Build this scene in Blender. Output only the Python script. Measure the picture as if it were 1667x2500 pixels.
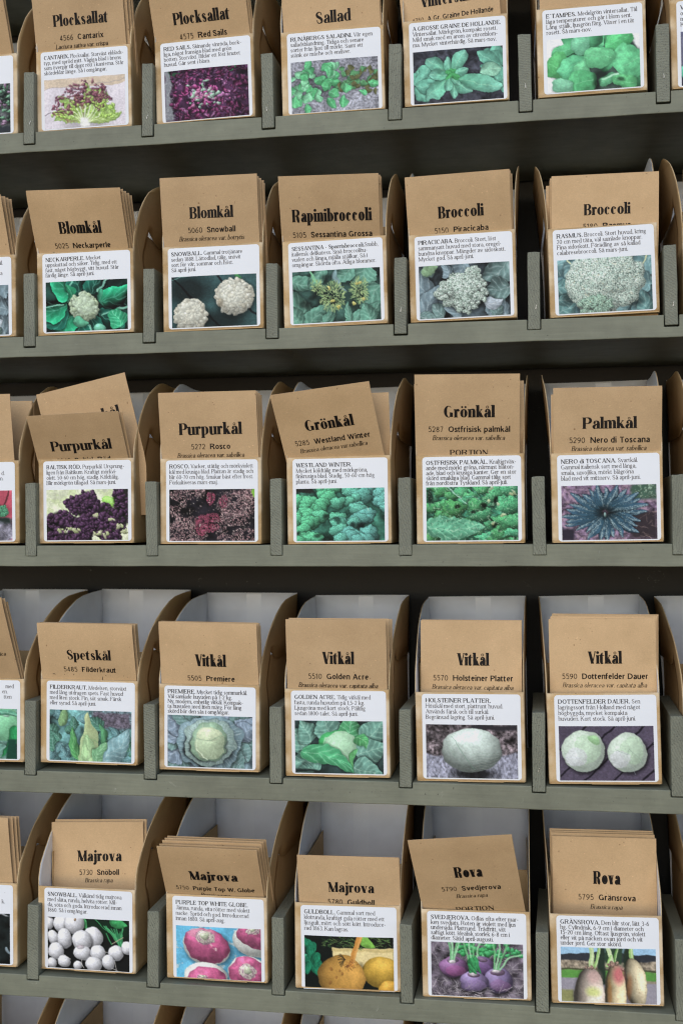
import bpy, bmesh, math, random
import numpy as np
from mathutils import Vector, Matrix

# ------------------------------------------------------------------ clear
for o in list(bpy.data.objects):
    bpy.data.objects.remove(o, do_unlink=True)
scene = bpy.context.scene
COL = scene.collection
random.seed(7)
R = math.radians

# ------------------------------------------------------------------ camera
cam_d = bpy.data.cameras.new("Camera")
cam = bpy.data.objects.new("Camera", cam_d)
COL.objects.link(cam)
cam.location = (0.42009, -0.93041, 0.01261)
cam_d.sensor_fit = 'HORIZONTAL'
cam_d.sensor_width = 36.0
cam_d.lens = 36.0 * 2906.5 / 1667.0
YAW, PITCH, ROLL = R(-9.70), R(0.6695), R(-0.316)
fw = Vector((math.sin(YAW) * math.cos(PITCH), math.cos(YAW) * math.cos(PITCH), math.sin(PITCH)))
r0 = Vector((math.cos(YAW), -math.sin(YAW), 0))
u0 = r0.cross(fw)
rr = math.cos(ROLL) * r0 + math.sin(ROLL) * u0
uu = -math.sin(ROLL) * r0 + math.cos(ROLL) * u0
cam.rotation_euler = Matrix((rr, uu, -fw)).transposed().to_euler()
cam_d.clip_start = 0.02
cam_d.clip_end = 100.0
cam_d.dof.use_dof = True
cam_d.dof.focus_distance = 0.965
cam_d.dof.aperture_fstop = 10.0
scene.camera = cam

# ------------------------------------------------------------------ sky, soft sun, exposure
SUN_EL, SUN_AZ = R(26), R(188)          # azimuth measured clockwise from +Y
world = bpy.data.worlds.new("World")
scene.world = world
world.use_nodes = True
wn = world.node_tree
bg = wn.nodes["Background"]
sky = wn.nodes.new("ShaderNodeTexSky")
sky.sky_type = 'NISHITA'
sky.sun_disc = False
sky.sun_elevation = SUN_EL
sky.sun_rotation = SUN_AZ
sky.air_density = 1.0
sky.dust_density = 0.6
sky.ozone_density = 2.0
wn.links.new(sky.outputs[0], bg.inputs[0])
bg.inputs[1].default_value = 0.145
sun_d = bpy.data.lights.new("Sun", 'SUN')
sun_d.energy = 1.5
sun_d.angle = R(70)
sun_d.color = (1.0, 0.98, 0.96)
sun = bpy.data.objects.new("Sun", sun_d)
COL.objects.link(sun)
sd = Vector((math.sin(SUN_AZ) * math.cos(SUN_EL), math.cos(SUN_AZ) * math.cos(SUN_EL), math.sin(SUN_EL)))
sun.rotation_euler = (-sd).to_track_quat('-Z', 'Y').to_euler()
sun.location = sd * 3
scene.view_settings.view_transform = 'Standard'
scene.view_settings.look = 'None'
scene.view_settings.gamma = 1.0
scene.view_settings.use_curve_mapping = False
scene.view_settings.exposure = -0.05
scene.render.resolution_x = 682
scene.render.resolution_y = 1024
scene.cycles.max_bounces = 6
scene.cycles.use_denoising = True
scene.cycles.filter_width = 1.2
scene.cycles.diffuse_bounces = 4
scene.cycles.glossy_bounces = 2


# ------------------------------------------------------------------ materials
def lin(c):
    return tuple(((v / 255) / 12.92 if v / 255 <= 0.04045 else ((v / 255 + 0.055) / 1.055) ** 2.4) for v in c[:3])


def new_mat(name):
    m = bpy.data.materials.new(name)
    m.use_nodes = True
    nt = m.node_tree
    return m, nt, nt.nodes, nt.links, nt.nodes["Principled BSDF"]


def kraft(name, base, rough=0.82, mott=0.10):
    m, nt, N, L, b = new_mat(name)
    tc = N.new("ShaderNodeTexCoord")
    oi = N.new("ShaderNodeObjectInfo")
    add = N.new("ShaderNodeVectorMath"); add.operation = 'ADD'
    sc = N.new("ShaderNodeVectorMath"); sc.operation = 'SCALE'; sc.inputs[3].default_value = 3.0
    cmb = N.new("ShaderNodeCombineXYZ")
    for i in range(3):
        L.new(oi.outputs["Random"], cmb.inputs[i])
    L.new(cmb.outputs[0], sc.inputs[0])
    L.new(tc.outputs["Object"], add.inputs[0]); L.new(sc.outputs[0], add.inputs[1])
    mp = N.new("ShaderNodeMapping"); mp.inputs["Scale"].default_value = (1.0, 1.0, 1.5)
    L.new(add.outputs[0], mp.inputs[0])
    n1 = N.new("ShaderNodeTexNoise"); n1.inputs["Scale"].default_value = 900; n1.inputs["Detail"].default_value = 5
    n2 = N.new("ShaderNodeTexNoise"); n2.inputs["Scale"].default_value = 45; n2.inputs["Detail"].default_value = 4
    n3 = N.new("ShaderNodeTexNoise"); n3.inputs["Scale"].default_value = 700; n3.inputs["Detail"].default_value = 1
    L.new(mp.outputs[0], n1.inputs[0]); L.new(add.outputs[0], n2.inputs[0]); L.new(add.outputs[0], n3.inputs[0])
    c = lin(base)
    r1 = N.new("ShaderNodeValToRGB")
    r1.color_ramp.elements[0].position = 0.28; r1.color_ramp.elements[1].position = 0.72
    r1.color_ramp.elements[0].color = (*[v * (1 - mott * 1.5) for v in c], 1)
    r1.color_ramp.elements[1].color = (*[min(1, v * (1 + mott * 1.5)) for v in c], 1)
    L.new(n1.outputs[0], r1.inputs[0])
    mx = N.new("ShaderNodeMix"); mx.data_type = 'RGBA'; mx.blend_type = 'MULTIPLY'; mx.inputs[0].default_value = 1
    r2 = N.new("ShaderNodeValToRGB")
    r2.color_ramp.elements[0].position = 0.3; r2.color_ramp.elements[1].position = 0.7
    r2.color_ramp.elements[0].color = (1 - mott, 1 - mott * 1.1, 1 - mott * 1.3, 1)
    r2.color_ramp.elements[1].color = (1, 1, 1, 1)
    L.new(n2.outputs[0], r2.inputs[0])
    L.new(r1.outputs[0], mx.inputs[6]); L.new(r2.outputs[0], mx.inputs[7])
    # per-object tone
    hs = N.new("ShaderNodeHueSaturation")
    mr = N.new("ShaderNodeMapRange"); mr.inputs[3].default_value = 0.87; mr.inputs[4].default_value = 1.07
    L.new(oi.outputs["Random"], mr.inputs[0]); L.new(mr.outputs[0], hs.inputs["Value"])
    L.new(mx.outputs[2], hs.inputs["Color"])
    # pale fibre specks
    r3 = N.new("ShaderNodeValToRGB")
    r3.color_ramp.elements[0].position = 0.73; r3.color_ramp.elements[1].position = 0.80
    r3.color_ramp.elements[0].color = (0, 0, 0, 1); r3.color_ramp.elements[1].color = (.45, .45, .45, 1)
    L.new(n3.outputs[0], r3.inputs[0])
    mx2 = N.new("ShaderNodeMix"); mx2.data_type = 'RGBA'
    L.new(r3.outputs[0], mx2.inputs[0]); L.new(hs.outputs[0], mx2.inputs[6])
    mx2.inputs[7].default_value = (*[min(1, v * 1.7) for v in c], 1)
    n4 = N.new("ShaderNodeTexNoise"); n4.inputs["Scale"].default_value = 330; n4.inputs["Detail"].default_value = 1
    L.new(add.outputs[0], n4.inputs[0])
    r4 = N.new("ShaderNodeValToRGB")
    r4.color_ramp.elements[0].position = 0.765; r4.color_ramp.elements[1].position = 0.80
    r4.color_ramp.elements[0].color = (1, 1, 1, 1); r4.color_ramp.elements[1].color = (.55, .48, .42, 1)
    L.new(n4.outputs[0], r4.inputs[0])
    n5 = N.new("ShaderNodeTexNoise"); n5.inputs["Scale"].default_value = 16; n5.inputs["Detail"].default_value = 5; n5.inputs["Roughness"].default_value = 0.7
    L.new(add.outputs[0], n5.inputs[0])
    r5 = N.new("ShaderNodeValToRGB")
    r5.color_ramp.elements[0].position = 0.34; r5.color_ramp.elements[1].position = 0.62
    r5.color_ramp.elements[0].color = (.88, .86, .83, 1); r5.color_ramp.elements[1].color = (1.02, 1.01, 1.0, 1)
    L.new(n5.outputs[0], r5.inputs[0])
    m4 = N.new("ShaderNodeMix"); m4.data_type = 'RGBA'; m4.blend_type = 'MULTIPLY'; m4.inputs[0].default_value = 1
    m5 = N.new("ShaderNodeMix"); m5.data_type = 'RGBA'; m5.blend_type = 'MULTIPLY'; m5.inputs[0].default_value = 1
    L.new(mx2.outputs[2], m4.inputs[6]); L.new(r4.outputs[0], m4.inputs[7])
    L.new(m4.outputs[2], m5.inputs[6]); L.new(r5.outputs[0], m5.inputs[7])
    wa = N.new("ShaderNodeAttribute"); wa.attribute_name = "wear"
    wm = N.new("ShaderNodeMath"); wm.operation = 'MULTIPLY'
    wr = N.new("ShaderNodeMapRange"); wr.inputs[1].default_value = 0.42; wr.inputs[2].default_value = 0.62
    L.new(n2.outputs[0], wr.inputs[0]); L.new(wr.outputs[0], wm.inputs[0]); L.new(wa.outputs["Fac"], wm.inputs[1])
    m6 = N.new("ShaderNodeMix"); m6.data_type = 'RGBA'; m6.inputs[7].default_value = (*lin((226, 206, 174)), 1)
    L.new(wm.outputs[0], m6.inputs[0]); L.new(m5.outputs[2], m6.inputs[6])
    L.new(m6.outputs[2], b.inputs["Base Color"])
    b.inputs["Roughness"].default_value = rough
    bp = N.new("ShaderNodeBump"); bp.inputs["Strength"].default_value = 0.25; bp.inputs["Distance"].default_value = 0.0006
    L.new(n2.outputs[0], bp.inputs["Height"])
    bp2 = N.new("ShaderNodeBump"); bp2.inputs["Strength"].default_value = 0.12; bp2.inputs["Distance"].default_value = 0.0002
    L.new(n1.outputs[0], bp2.inputs["Height"]); L.new(bp.outputs[0], bp2.inputs["Normal"])
    L.new(bp2.outputs[0], b.inputs["Normal"])
    return m


def plain(name, base, rough=0.6, mott=0.03, scale=120):
    m, nt, N, L, b = new_mat(name)
    tc = N.new("ShaderNodeTexCoord")
    n1 = N.new("ShaderNodeTexNoise"); n1.inputs["Scale"].default_value = scale; n1.inputs["Detail"].default_value = 3
    L.new(tc.outputs["Object"], n1.inputs[0])
    c = lin(base)
    r1 = N.new("ShaderNodeValToRGB")
    r1.color_ramp.elements[0].position = 0.3; r1.color_ramp.elements[1].position = 0.7
    r1.color_ramp.elements[0].color = (*[v * (1 - mott) for v in c], 1)
    r1.color_ramp.elements[1].color = (*[min(1, v * (1 + mott)) for v in c], 1)
    L.new(n1.outputs[0], r1.inputs[0]); L.new(r1.outputs[0], b.inputs["Base Color"])
    b.inputs["Roughness"].default_value = rough
    return m


def painted_wood(name, base, end_grain=False):
    m, nt, N, L, b = new_mat(name)
    tc = N.new("ShaderNodeTexCoord"); oi = N.new("ShaderNodeObjectInfo")
    cmb = N.new("ShaderNodeCombineXYZ")
    for i in range(3):
        L.new(oi.outputs["Random"], cmb.inputs[i])
    sc = N.new("ShaderNodeVectorMath"); sc.operation = 'SCALE'; sc.inputs[3].default_value = 5.0
    L.new(cmb.outputs[0], sc.inputs[0])
    add = N.new("ShaderNodeVectorMath"); add.operation = 'ADD'
    L.new(tc.outputs["Object"], add.inputs[0]); L.new(sc.outputs[0], add.inputs[1])
    mp = N.new("ShaderNodeMapping")
    L.new(add.outputs[0], mp.inputs[0])
    c = lin(base)
    if end_grain:
        wv = N.new("ShaderNodeTexWave"); wv.wave_type = 'BANDS'; wv.bands_direction = 'DIAGONAL'
        mr0 = N.new("ShaderNodeMapRange"); mr0.inputs[3].default_value = -1.1; mr0.inputs[4].default_value = 1.1
        L.new(oi.outputs["Random"], mr0.inputs[0])
        cr = N.new("ShaderNodeCombineXYZ"); L.new(mr0.outputs[0], cr.inputs[1])
        L.new(cr.outputs[0], mp.inputs["Rotation"])
        wv.inputs["Scale"].default_value = 230; wv.inputs["Distortion"].default_value = 5.5
        wv.inputs["Detail"].default_value = 3; wv.inputs["Detail Scale"].default_value = 1.6
        L.new(mp.outputs[0], wv.inputs[0]); grain = wv.outputs["Fac"]
        pit = N.new("ShaderNodeTexNoise"); pit.inputs["Scale"].default_value = 1100; pit.inputs["Detail"].default_value = 2
        L.new(add.outputs[0], pit.inputs[0])
    else:
        mp.inputs["Scale"].default_value = (0.055, 0.3, 1.0)
        gn = N.new("ShaderNodeTexNoise"); gn.inputs["Scale"].default_value = 520; gn.inputs["Detail"].default_value = 6
        gn.inputs["Distortion"].default_value = 0.6
        L.new(mp.outputs[0], gn.inputs[0]); grain = gn.outputs[0]
        pit = N.new("ShaderNodeTexNoise"); pit.inputs["Scale"].default_value = 420; pit.inputs["Detail"].default_value = 3
        L.new(add.outputs[0], pit.inputs[0])
    big = N.new("ShaderNodeTexNoise"); big.inputs["Scale"].default_value = 28; big.inputs["Detail"].default_value = 6
    big.inputs["Roughness"].default_value = 0.65
    L.new(add.outputs[0], big.inputs[0])
    rb = N.new("ShaderNodeValToRGB")
    rb.color_ramp.elements[0].position = 0.30; rb.color_ramp.elements[1].position = 0.72
    rb.color_ramp.elements[0].color = (*[v * 0.80 for v in c], 1)
    rb.color_ramp.elements[1].color = (*[v * 1.16 for v in c], 1)
    L.new(big.outputs[0], rb.inputs[0])
    rg = N.new("ShaderNodeValToRGB")
    rg.color_ramp.elements[0].position = 0.25; rg.color_ramp.elements[1].position = 0.65
    rg.color_ramp.elements[0].color = (0.85, 0.85, 0.85, 1) if end_grain else (0.90, 0.90, 0.90, 1)
    rg.color_ramp.elements[1].color = (1.05, 1.05, 1.05, 1)
    L.new(grain, rg.inputs[0])
    mx = N.new("ShaderNodeMix"); mx.data_type = 'RGBA'; mx.blend_type = 'MULTIPLY'; mx.inputs[0].default_value = 1
    L.new(rb.outputs[0], mx.inputs[6]); L.new(rg.outputs[0], mx.inputs[7])
    # dark pits
    rp = N.new("ShaderNodeValToRGB")
    rp.color_ramp.elements[0].position = 0.24 if not end_grain else 0.30; rp.color_ramp.elements[1].position = 0.30 if not end_grain else 0.40
    rp.color_ramp.elements[0].color = (0.42, 0.42, 0.42, 1); rp.color_ramp.elements[1].color = (1, 1, 1, 1)
    L.new(pit.outputs[0], rp.inputs[0])
    mx2 = N.new("ShaderNodeMix"); mx2.data_type = 'RGBA'; mx2.blend_type = 'MULTIPLY'; mx2.inputs[0].default_value = 1
    L.new(mx.outputs[2], mx2.inputs[6]); L.new(rp.outputs[0], mx2.inputs[7])
    # chalky scuffs
    sf = N.new("ShaderNodeTexNoise"); sf.inputs["Scale"].default_value = 75; sf.inputs["Detail"].default_value = 8
    sf.inputs["Roughness"].default_value = 0.75; sf.inputs["Distortion"].default_value = 1.2
    L.new(add.outputs[0], sf.inputs[0])
    rs = N.new("ShaderNodeValToRGB")
    rs.color_ramp.elements[0].position = 0.645; rs.color_ramp.elements[1].position = 0.76
    rs.color_ramp.elements[0].color = (0, 0, 0, 1); rs.color_ramp.elements[1].color = (0.55, 0.55, 0.55, 1)
    L.new(sf.outputs[0], rs.inputs[0])
    mx3 = N.new("ShaderNodeMix"); mx3.data_type = 'RGBA'
    L.new(rs.outputs[0], mx3.inputs[0]); L.new(mx2.outputs[2], mx3.inputs[6])
    mx3.inputs[7].default_value = (*lin((176, 178, 168)), 1)
    L.new(mx3.outputs[2], b.inputs["Base Color"])
    b.inputs["Roughness"].default_value = 0.62
    bp = N.new("ShaderNodeBump"); bp.inputs["Strength"].default_value = 0.20 if end_grain else 0.22
    bp.inputs["Distance"].default_value = 0.0005
    L.new(grain, bp.inputs["Height"])
    bp2 = N.new("ShaderNodeBump"); bp2.inputs["Strength"].default_value = 0.25 if end_grain else 0.10; bp2.inputs["Distance"].default_value = 0.0005
    L.new(pit.outputs[0], bp2.inputs["Height"]); L.new(bp.outputs[0], bp2.inputs["Normal"])
    L.new(bp2.outputs[0], b.inputs["Normal"])
    return m


def attr_mat(name):
    m, nt, N, L, b = new_mat(name)
    a = N.new("ShaderNodeAttribute"); a.attribute_name = "ink"
    L.new(a.outputs["Color"], b.inputs["Base Color"])
    b.inputs["Roughness"].default_value = 0.55
    b.inputs["Specular IOR Level"].default_value = 0.12
    return m


M_CARTON = kraft("kraft_board", (197, 166, 120), 0.78, 0.05)
M_CARTON_IN = plain("white_board_inside", (234, 237, 243), 0.6, 0.04, 60)
M_STRIP = plain("pale_strip_board", (237, 240, 245), 0.6, 0.03, 60)
M_CUT = kraft("kraft_cut_edge", (208, 184, 146), 0.9, 0.06)
M_PACKET = kraft("kraft_paper", (203, 172, 132), 0.80, 0.05)
M_LABEL = plain("label_paper", (232, 236, 243), 0.45, 0.012, 90)
M_PRINT = attr_mat("printed_photo_ink")
M_INK = plain("black_ink", (26, 22, 20), 0.6, 0.15, 600)
M_BODYINK = plain("grey_ink", (62, 55, 58), 0.6, 0.15, 600)
M_PLANK = painted_wood("sage_painted_plank", (119, 122, 106))
M_END = painted_wood("sage_painted_end_grain", (119, 122, 108), True)
M_BACK = painted_wood("recess_shade_board", (20, 20, 19))  # near-black base colour stands in for the deep shade behind the cartons
M_INK.node_tree.nodes["Principled BSDF"].inputs["Specular IOR Level"].default_value = 0.15
M_BODYINK.node_tree.nodes["Principled BSDF"].inputs["Specular IOR Level"].default_value = 0.15
M_LABEL.node_tree.nodes["Principled BSDF"].inputs["Specular IOR Level"].default_value = 0.25
M_STEEL = plain("staple_steel", (168, 168, 164), 0.4, 0.1, 900)
M_STEEL.node_tree.nodes["Principled BSDF"].inputs["Metallic"].default_value = 0.9


# ------------------------------------------------------------------ object helpers
def link(name, me, parent=None):
    o = bpy.data.objects.new(name, me)
    COL.objects.link(o)
    if parent is not None:
        o.parent = parent
    return o


def mesh(name, v, f, mats, smooth=False, mi=None):
    me = bpy.data.meshes.new(name)
    me.from_pydata([tuple(p) for p in v], [], f)
    for m in mats:
        me.materials.append(m)
    if smooth:
        me.polygons.foreach_set("use_smooth", [True] * len(me.polygons))
    if mi is not None:
        me.polygons.foreach_set("material_index", mi)
    me.update()
    return me


def tag(o, label, cat, group=None, kind=None):
    o["label"] = label
    o["category"] = cat
    if group:
        o["group"] = group
    if kind:
        o["kind"] = kind


def box_vf(x0, x1, y0, y1, z0, z1):
    v = [(x0, y0, z0), (x1, y0, z0), (x1, y1, z0), (x0, y1, z0), (x0, y0, z1), (x1, y0, z1), (x1, y1, z1), (x0, y1, z1)]
    f = [(0, 3, 2, 1), (4, 5, 6, 7), (0, 1, 5, 4), (1, 2, 6, 5), (2, 3, 7, 6), (3, 0, 4, 7)]
    return v, f

# ------------------------------------------------------------------ layout (metres): bays 104 mm wide, rows about 173 mm apart
PITCH_X = 0.104
ROW_Z = {0: 0.5115, 1: 0.33827, 2: 0.16475, 3: -0.01077, 4: -0.19336, 5: -0.36207, 6: -0.5320}   # foot of the dividers
ROW_Y = {0: 0.018, 1: 0.01489, 2: 0.0070, 3: 0.0, 4: 0.00305, 5: 0.0023, 6: 0.002}
ROW_DX = {0: -0.009, 1: -0.00798, 2: -0.0037, 3: 0.0, 4: -0.00215, 5: -0.00104, 6: -0.001}
ROW_SL = {0: 0.0002, 1: 0.00028, 2: 0.00006, 3: 0.0001, 4: -0.00019, 5: -0.00018, 6: -0.00018}
# carton: x, y, z of the front's lower edge centre, yaw, width, front height, roll
BOX = {
 (1, 1): (0.0389, 0.0211, 0.3489, 0.77, 0.0840, 0.0695, 1.01), (1, 2): (0.1449, 0.0210, 0.3501, 0.73, 0.0847, 0.0689, 1.26),
 (1, 3): (0.2528, 0.0210, 0.3498, 1.88, 0.0848, 0.0686, 1.12), (1, 4): (0.3528, 0.0212, 0.3508, 1.34, 0.0838, 0.0690, 0.96),
 (1, 5): (0.4593, 0.0207, 0.3509, 1.19, 0.0843, 0.0702, 0.96),
 (2, 1): (0.0428, 0.0129, 0.1745, 0.68, 0.0847, 0.0696, 0.68), (2, 2): (0.1532, 0.0128, 0.1741, 1.22, 0.0848, 0.0700, 0.77),
 (2, 3): (0.2551, 0.0126, 0.1741, 0.77, 0.0850, 0.0705, 1.16), (2, 4): (0.3577, 0.0130, 0.1752, 0.86, 0.0844, 0.0697, 1.09),
 (2, 5): (0.4670, 0.0133, 0.1754, 1.72, 0.0836, 0.0695, 1.45),
 (3, 1): (0.0453, 0.0061, -0.0004, -0.91, 0.0838, 0.0699, 0.19), (3, 2): (0.1520, 0.0058, -0.0013, 0.41, 0.0851, 0.0697, 0.02),
 (3, 3): (0.2582, 0.0059, -0.0015, -0.32, 0.0845, 0.0697, 0.65), (3, 4): (0.3625, 0.0059, -0.0016, 0.01, 0.0847, 0.0697, 0.36),
 (3, 5): (0.4674, 0.0062, -0.0010, -0.07, 0.0841, 0.0693, 0.59),
 (4, 1): (0.0458, 0.0089, -0.1834, -0.25, 0.0851, 0.0692, -0.28), (4, 2): (0.1491, 0.0087, -0.1861, -0.45, 0.0851, 0.0700, 0.03),
 (4, 3): (0.2552, 0.0088, -0.1878, -0.04, 0.0850, 0.0698, 0.52), (4, 4): (0.3614, 0.0087, -0.1884, -0.03, 0.0852, 0.0699, 0.87),
 (4, 5): (0.4643, 0.0087, -0.1871, 1.37, 0.0854, 0.0698, 1.31),
 (5, 1): (0.0440, 0.0083, -0.3545, -1.04, 0.0854, 0.0684, 0.43), (5, 2): (0.1550, 0.0084, -0.3555, -1.24, 0.0853, 0.0682, 0.52),
 (5, 3): (0.2627, 0.0085, -0.3567, 1.82, 0.0852, 0.0678, 0.24), (5, 4): (0.3648, 0.0085, -0.3574, 1.17, 0.0849, 0.0683, 0.76),
 (5, 5): (0.4647, 0.0085, -0.3558, 1.38, 0.0848, 0.0683, 1.08),
}
for r, dxo in ((1, -3.2), (2, -5.8), (3, -3.5), (4, 1.0), (5, -6.5), (6, -4.0)):
    zz = BOX[(r, 1)][2] - 0.0003 if r < 6 else ROW_Z[6] + 0.0070
    BOX[(r, 0)] = (-0.5 * PITCH_X + ROW_DX[r] + dxo / 1000, ROW_Y[r] + 0.006, zz, 0.3, 0.0847, 0.0694, 0.5 if r < 4 else 0.0)
for r, dxo in ((1, -2.2), (2, 0.5), (3, 0.5), (4, -4.0), (5, 0.0)):
    BOX[(r, 6)] = (5.5 * PITCH_X + ROW_DX[r] + dxo / 1000, ROW_Y[r] + 0.006, BOX[(r, 5)][2] + 0.0002, 0.8, 0.0847, 0.0694, 0.8)
for c, dxo in ((1, -5), (2, 1.0), (3, 0.0), (4, -1.0), (5, 0)):
    BOX[(6, c)] = ((c - .5) * PITCH_X + ROW_DX[6] + dxo / 1000, ROW_Y[6] + 0.006, ROW_Z[6] + 0.0068, 0.4, 0.0848, 0.0694, 0.4)
SHELF_TOP = {}
for r in range(0, 7):
    zs = [b[2] - b[4] / 2 * abs(math.sin(R(b[6]))) for (rr_, c_), b in BOX.items() if rr_ == r]
    SHELF_TOP[r] = (min(zs) - 0.0004) if zs else ROW_Z[r] + 0.0105

# ------------------------------------------------------------------ the rack
rack = bpy.data.objects.new("display_rack", None)
COL.objects.link(rack)
rack.location = (0.26, 0.10, -0.56)
tag(rack, "sage green painted wooden rack of stepped shelves with upright dividers", "rack")


def child(name, me, parent, loc):
    o = link(name, me, parent)
    o.location = Vector(loc) - parent_loc(parent)
    return o


def parent_loc(p):
    v = Vector(p.location)
    while p.parent is not None:
        p = p.parent
        v += Vector(p.location)
    return v


def bevel(o, w, seg=2, ang=40):
    m = o.modifiers.new("bevel", 'BEVEL')
    m.width = w; m.segments = seg; m.limit_method = 'ANGLE'; m.angle_limit = R(ang)
    m.harden_normals = False
    return m


XL, XR = -0.30, 0.86
rnd = random.Random(3)
DIVS = {}
for r in range(0, 7):
    top = SHELF_TOP[r]
    yf = ROW_Y[r]
    th = 0.0172 if r not in (4, 5) else 0.0180
    slots = []
    for c in range(-2, 8):
        xd = c * PITCH_X + ROW_DX[r] + rnd.uniform(-.0008, .0008)
        zf = ROW_Z[r] + ROW_SL[r] * (c - 2.5)
        slots.append((xd, min(zf, top - 0.004) if r not in (4, 5) else min(zf, top - .0035), c))
    DIVS[r] = slots
    # front profile of the plank: notched along its top edge
    prof = [(XL, top - th)]
    bot = []
    n = 60
    for i in range(n + 1):
        x = XL + (XR - XL) * i / n
        bot.append((x, top - th + 0.00012 * math.sin(i * 1.7 + r) + rnd.uniform(-.00012, .00012)))
    topl = [(XL, top)]
    for xd, zf, c in slots:
        w2 = 0.0053 + rnd.uniform(0, .0004) if r != 3 else 0.00492
        gap = rnd.choice((0.0002, 0.0006, 0.0009, 0.0012)) if r != 3 else rnd.choice((0.0001, 0.0004))
        if xd - w2 <= XL or xd + w2 >= XR:
            continue
        topl += [(xd - w2, top), (xd - w2, zf - gap), (xd + w2, zf - gap), (xd + w2, top)]
    topl.append((XR, top))
    ring = bot + topl[::-1]
    D = 0.165
    v = [(x, 0, z) for x, z in ring] + [(x, D, z) for x, z in ring]
    k = len(ring)
    f = [tuple(range(k)), tuple(range(2 * k - 1, k - 1, -1))]
    for i in range(k):
        j = (i + 1) % k
        f.append((i, i + k, j + k, j))
    o = child("shelf_plank", mesh("shelf_plank", [(x, y, z - top) for x, y, z in v], f, [M_PLANK]), rack, (0, yf, top))
    bevel(o, 0.0007, 2, 50)

# dividers let into the planks
def divider_mesh(th, h, dep, seed):
    q = random.Random(seed)
    nz, nx = 6, 3
    v = []; f = []
    for yy in (0, dep):
        for i in range(nz + 1):
            for j in range(nx + 1):
                jx = q.uniform(-.00018, .00018); jz = q.uniform(-.0003, .0003) if i == nz else 0
                v.append((-th / 2 + th * j / nx + jx, yy + (q.uniform(-.00015, .00015) if yy == 0 else 0), h * i / nz + jz))
    N = (nz + 1) * (nx + 1)
    for s in (0, 1):
        for i in range(nz):
            for j in range(nx):
                a = s * N + i * (nx + 1) + j
                qd = (a, a + 1, a + nx + 2, a + nx + 1)
                f.append(qd if s == 0 else qd[::-1])
    edge = [j for j in range(nx + 1)] + [i * (nx + 1) + nx for i in range(1, nz + 1)] + \
           [nz * (nx + 1) + j for j in range(nx - 1, -1, -1)] + [i * (nx + 1) for i in range(nz - 1, 0, -1)]
    for i in range(len(edge)):
        a, b2 = edge[i], edge[(i + 1) % len(edge)]
        f.append((a, a + N, b2 + N, b2))
    return mesh("divider", v, f, [M_END])


st_v, st_f = [], []
for bx in ((-.0004, .0003, -.0004, .0002, .0004, .0010), (-.0002, .0003, -.0007, .0001, .0010, .0020), (-.0001, .0005, -.0004, .0002, .0028, .0034)):
    a, b2 = box_vf(*bx)
    k = len(st_v); st_v += a; st_f += [tuple(i + k for i in q) for q in b2]
ME_STAPLE = mesh("staple", st_v, st_f, [M_STEEL])
STAPLED = {(1, 0), (1, 1), (1, 2), (1, 4), (1, 5), (2, 3), (2, 4), (2, 5), (4, 4)}
for r in range(1, 7):
    for xd, zf, c in DIVS[r]:
        if c < 0 or c > 5:
            continue
        h = 0.0610 + rnd.uniform(-.0006, .0006) + (ROW_Z[r] + ROW_SL[r] * (c - 2.5) - zf)
        me = divider_mesh(0.0097 + rnd.uniform(-.0004, .0003), h, 0.112, r * 31 + c)
        d = child("divider", me, rack, (xd, ROW_Y[r] - 0.0006 + rnd.uniform(-.0006, .0004), zf))
        d.rotation_euler = (0, R(rnd.uniform(-.9, .5)), R(rnd.uniform(-.8, .8)))
        bevel(d, 0.0006, 2, 50)
        if (r, c) in STAPLED:
            s = link("staple", ME_STAPLE, d)
            s.location = (rnd.uniform(-.001, .0015), -0.0001, 0.0155 + rnd.uniform(-.002, .003))
            s.rotation_euler = (0, R(rnd.uniform(-12, 12)), 0)
v, f = box_vf(XL, XR, 0, 0.012, -0.60, 0.60)
child("back_board", mesh("back_board", v, f, [M_BACK]), rack, (0, 0.185, 0))

# ------------------------------------------------------------------ lettering: a small stroke font (flat print on real sheets)
class St:
    def __init__(s, S, h, k, serif, sf=0.05, sth=0.02, xh=0.46, gap=0.03, slant=0.0, ball=0.06, n=8):
        s.S, s.h, s.k, s.serif, s.sf, s.sth, s.xh, s.gap, s.slant, s.ball, s.n = S, h, k, serif, sf, sth, xh, gap, slant, ball, n
        s.cache = {}


def poster(title, width, size):
    """fat face for the packet headings, its skeleton widened or narrowed until the word has the printed width"""
    wide = title in ('Purpurkål', 'Grönkål', 'Palmkål', 'Majrova')
    lo, hi = .3, 2.0
    for _ in range(14):
        k = (lo + hi) / 2
        st = St(.180 if wide else .160, .036, k, True, .030 if wide else .024, .036, .49, .012 if wide else .008, 0, .056, 10)
        wd = sum(glyph(st, ch)[1] for ch in title) * size
        lo, hi = (k, hi) if wd < width else (lo, k)
    return st


POSTER = St(0.178, 0.034, 0.52, True, 0.026, 0.034, 0.485, 0.012, 0, 0.056, 10)
ROMAN = St(0.090, 0.048, 0.98, True, 0.046, 0.038, 0.475, 0.016, 0, 0.034, 6)
ROMANB = St(0.134, 0.054, 1.04, True, 0.046, 0.042, 0.450, 0.018, 0, 0.038, 6)
ITAL = St(0.092, 0.046, 0.90, True, 0.034, 0.034, 0.45, 0.016, 0.24, 0.034, 6)
SANS = St(0.078, 0.072, 1.08, False, xh=0.52, gap=0.045, n=7)
SANSB = St(0.140, 0.110, 1.06, False, xh=0.53, gap=0.035, n=7)
CAPSB = St(0.150, 0.040, 1.15, True, 0.045, 0.032, 0.45, 0.03, 0, 0.035, 7)


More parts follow.
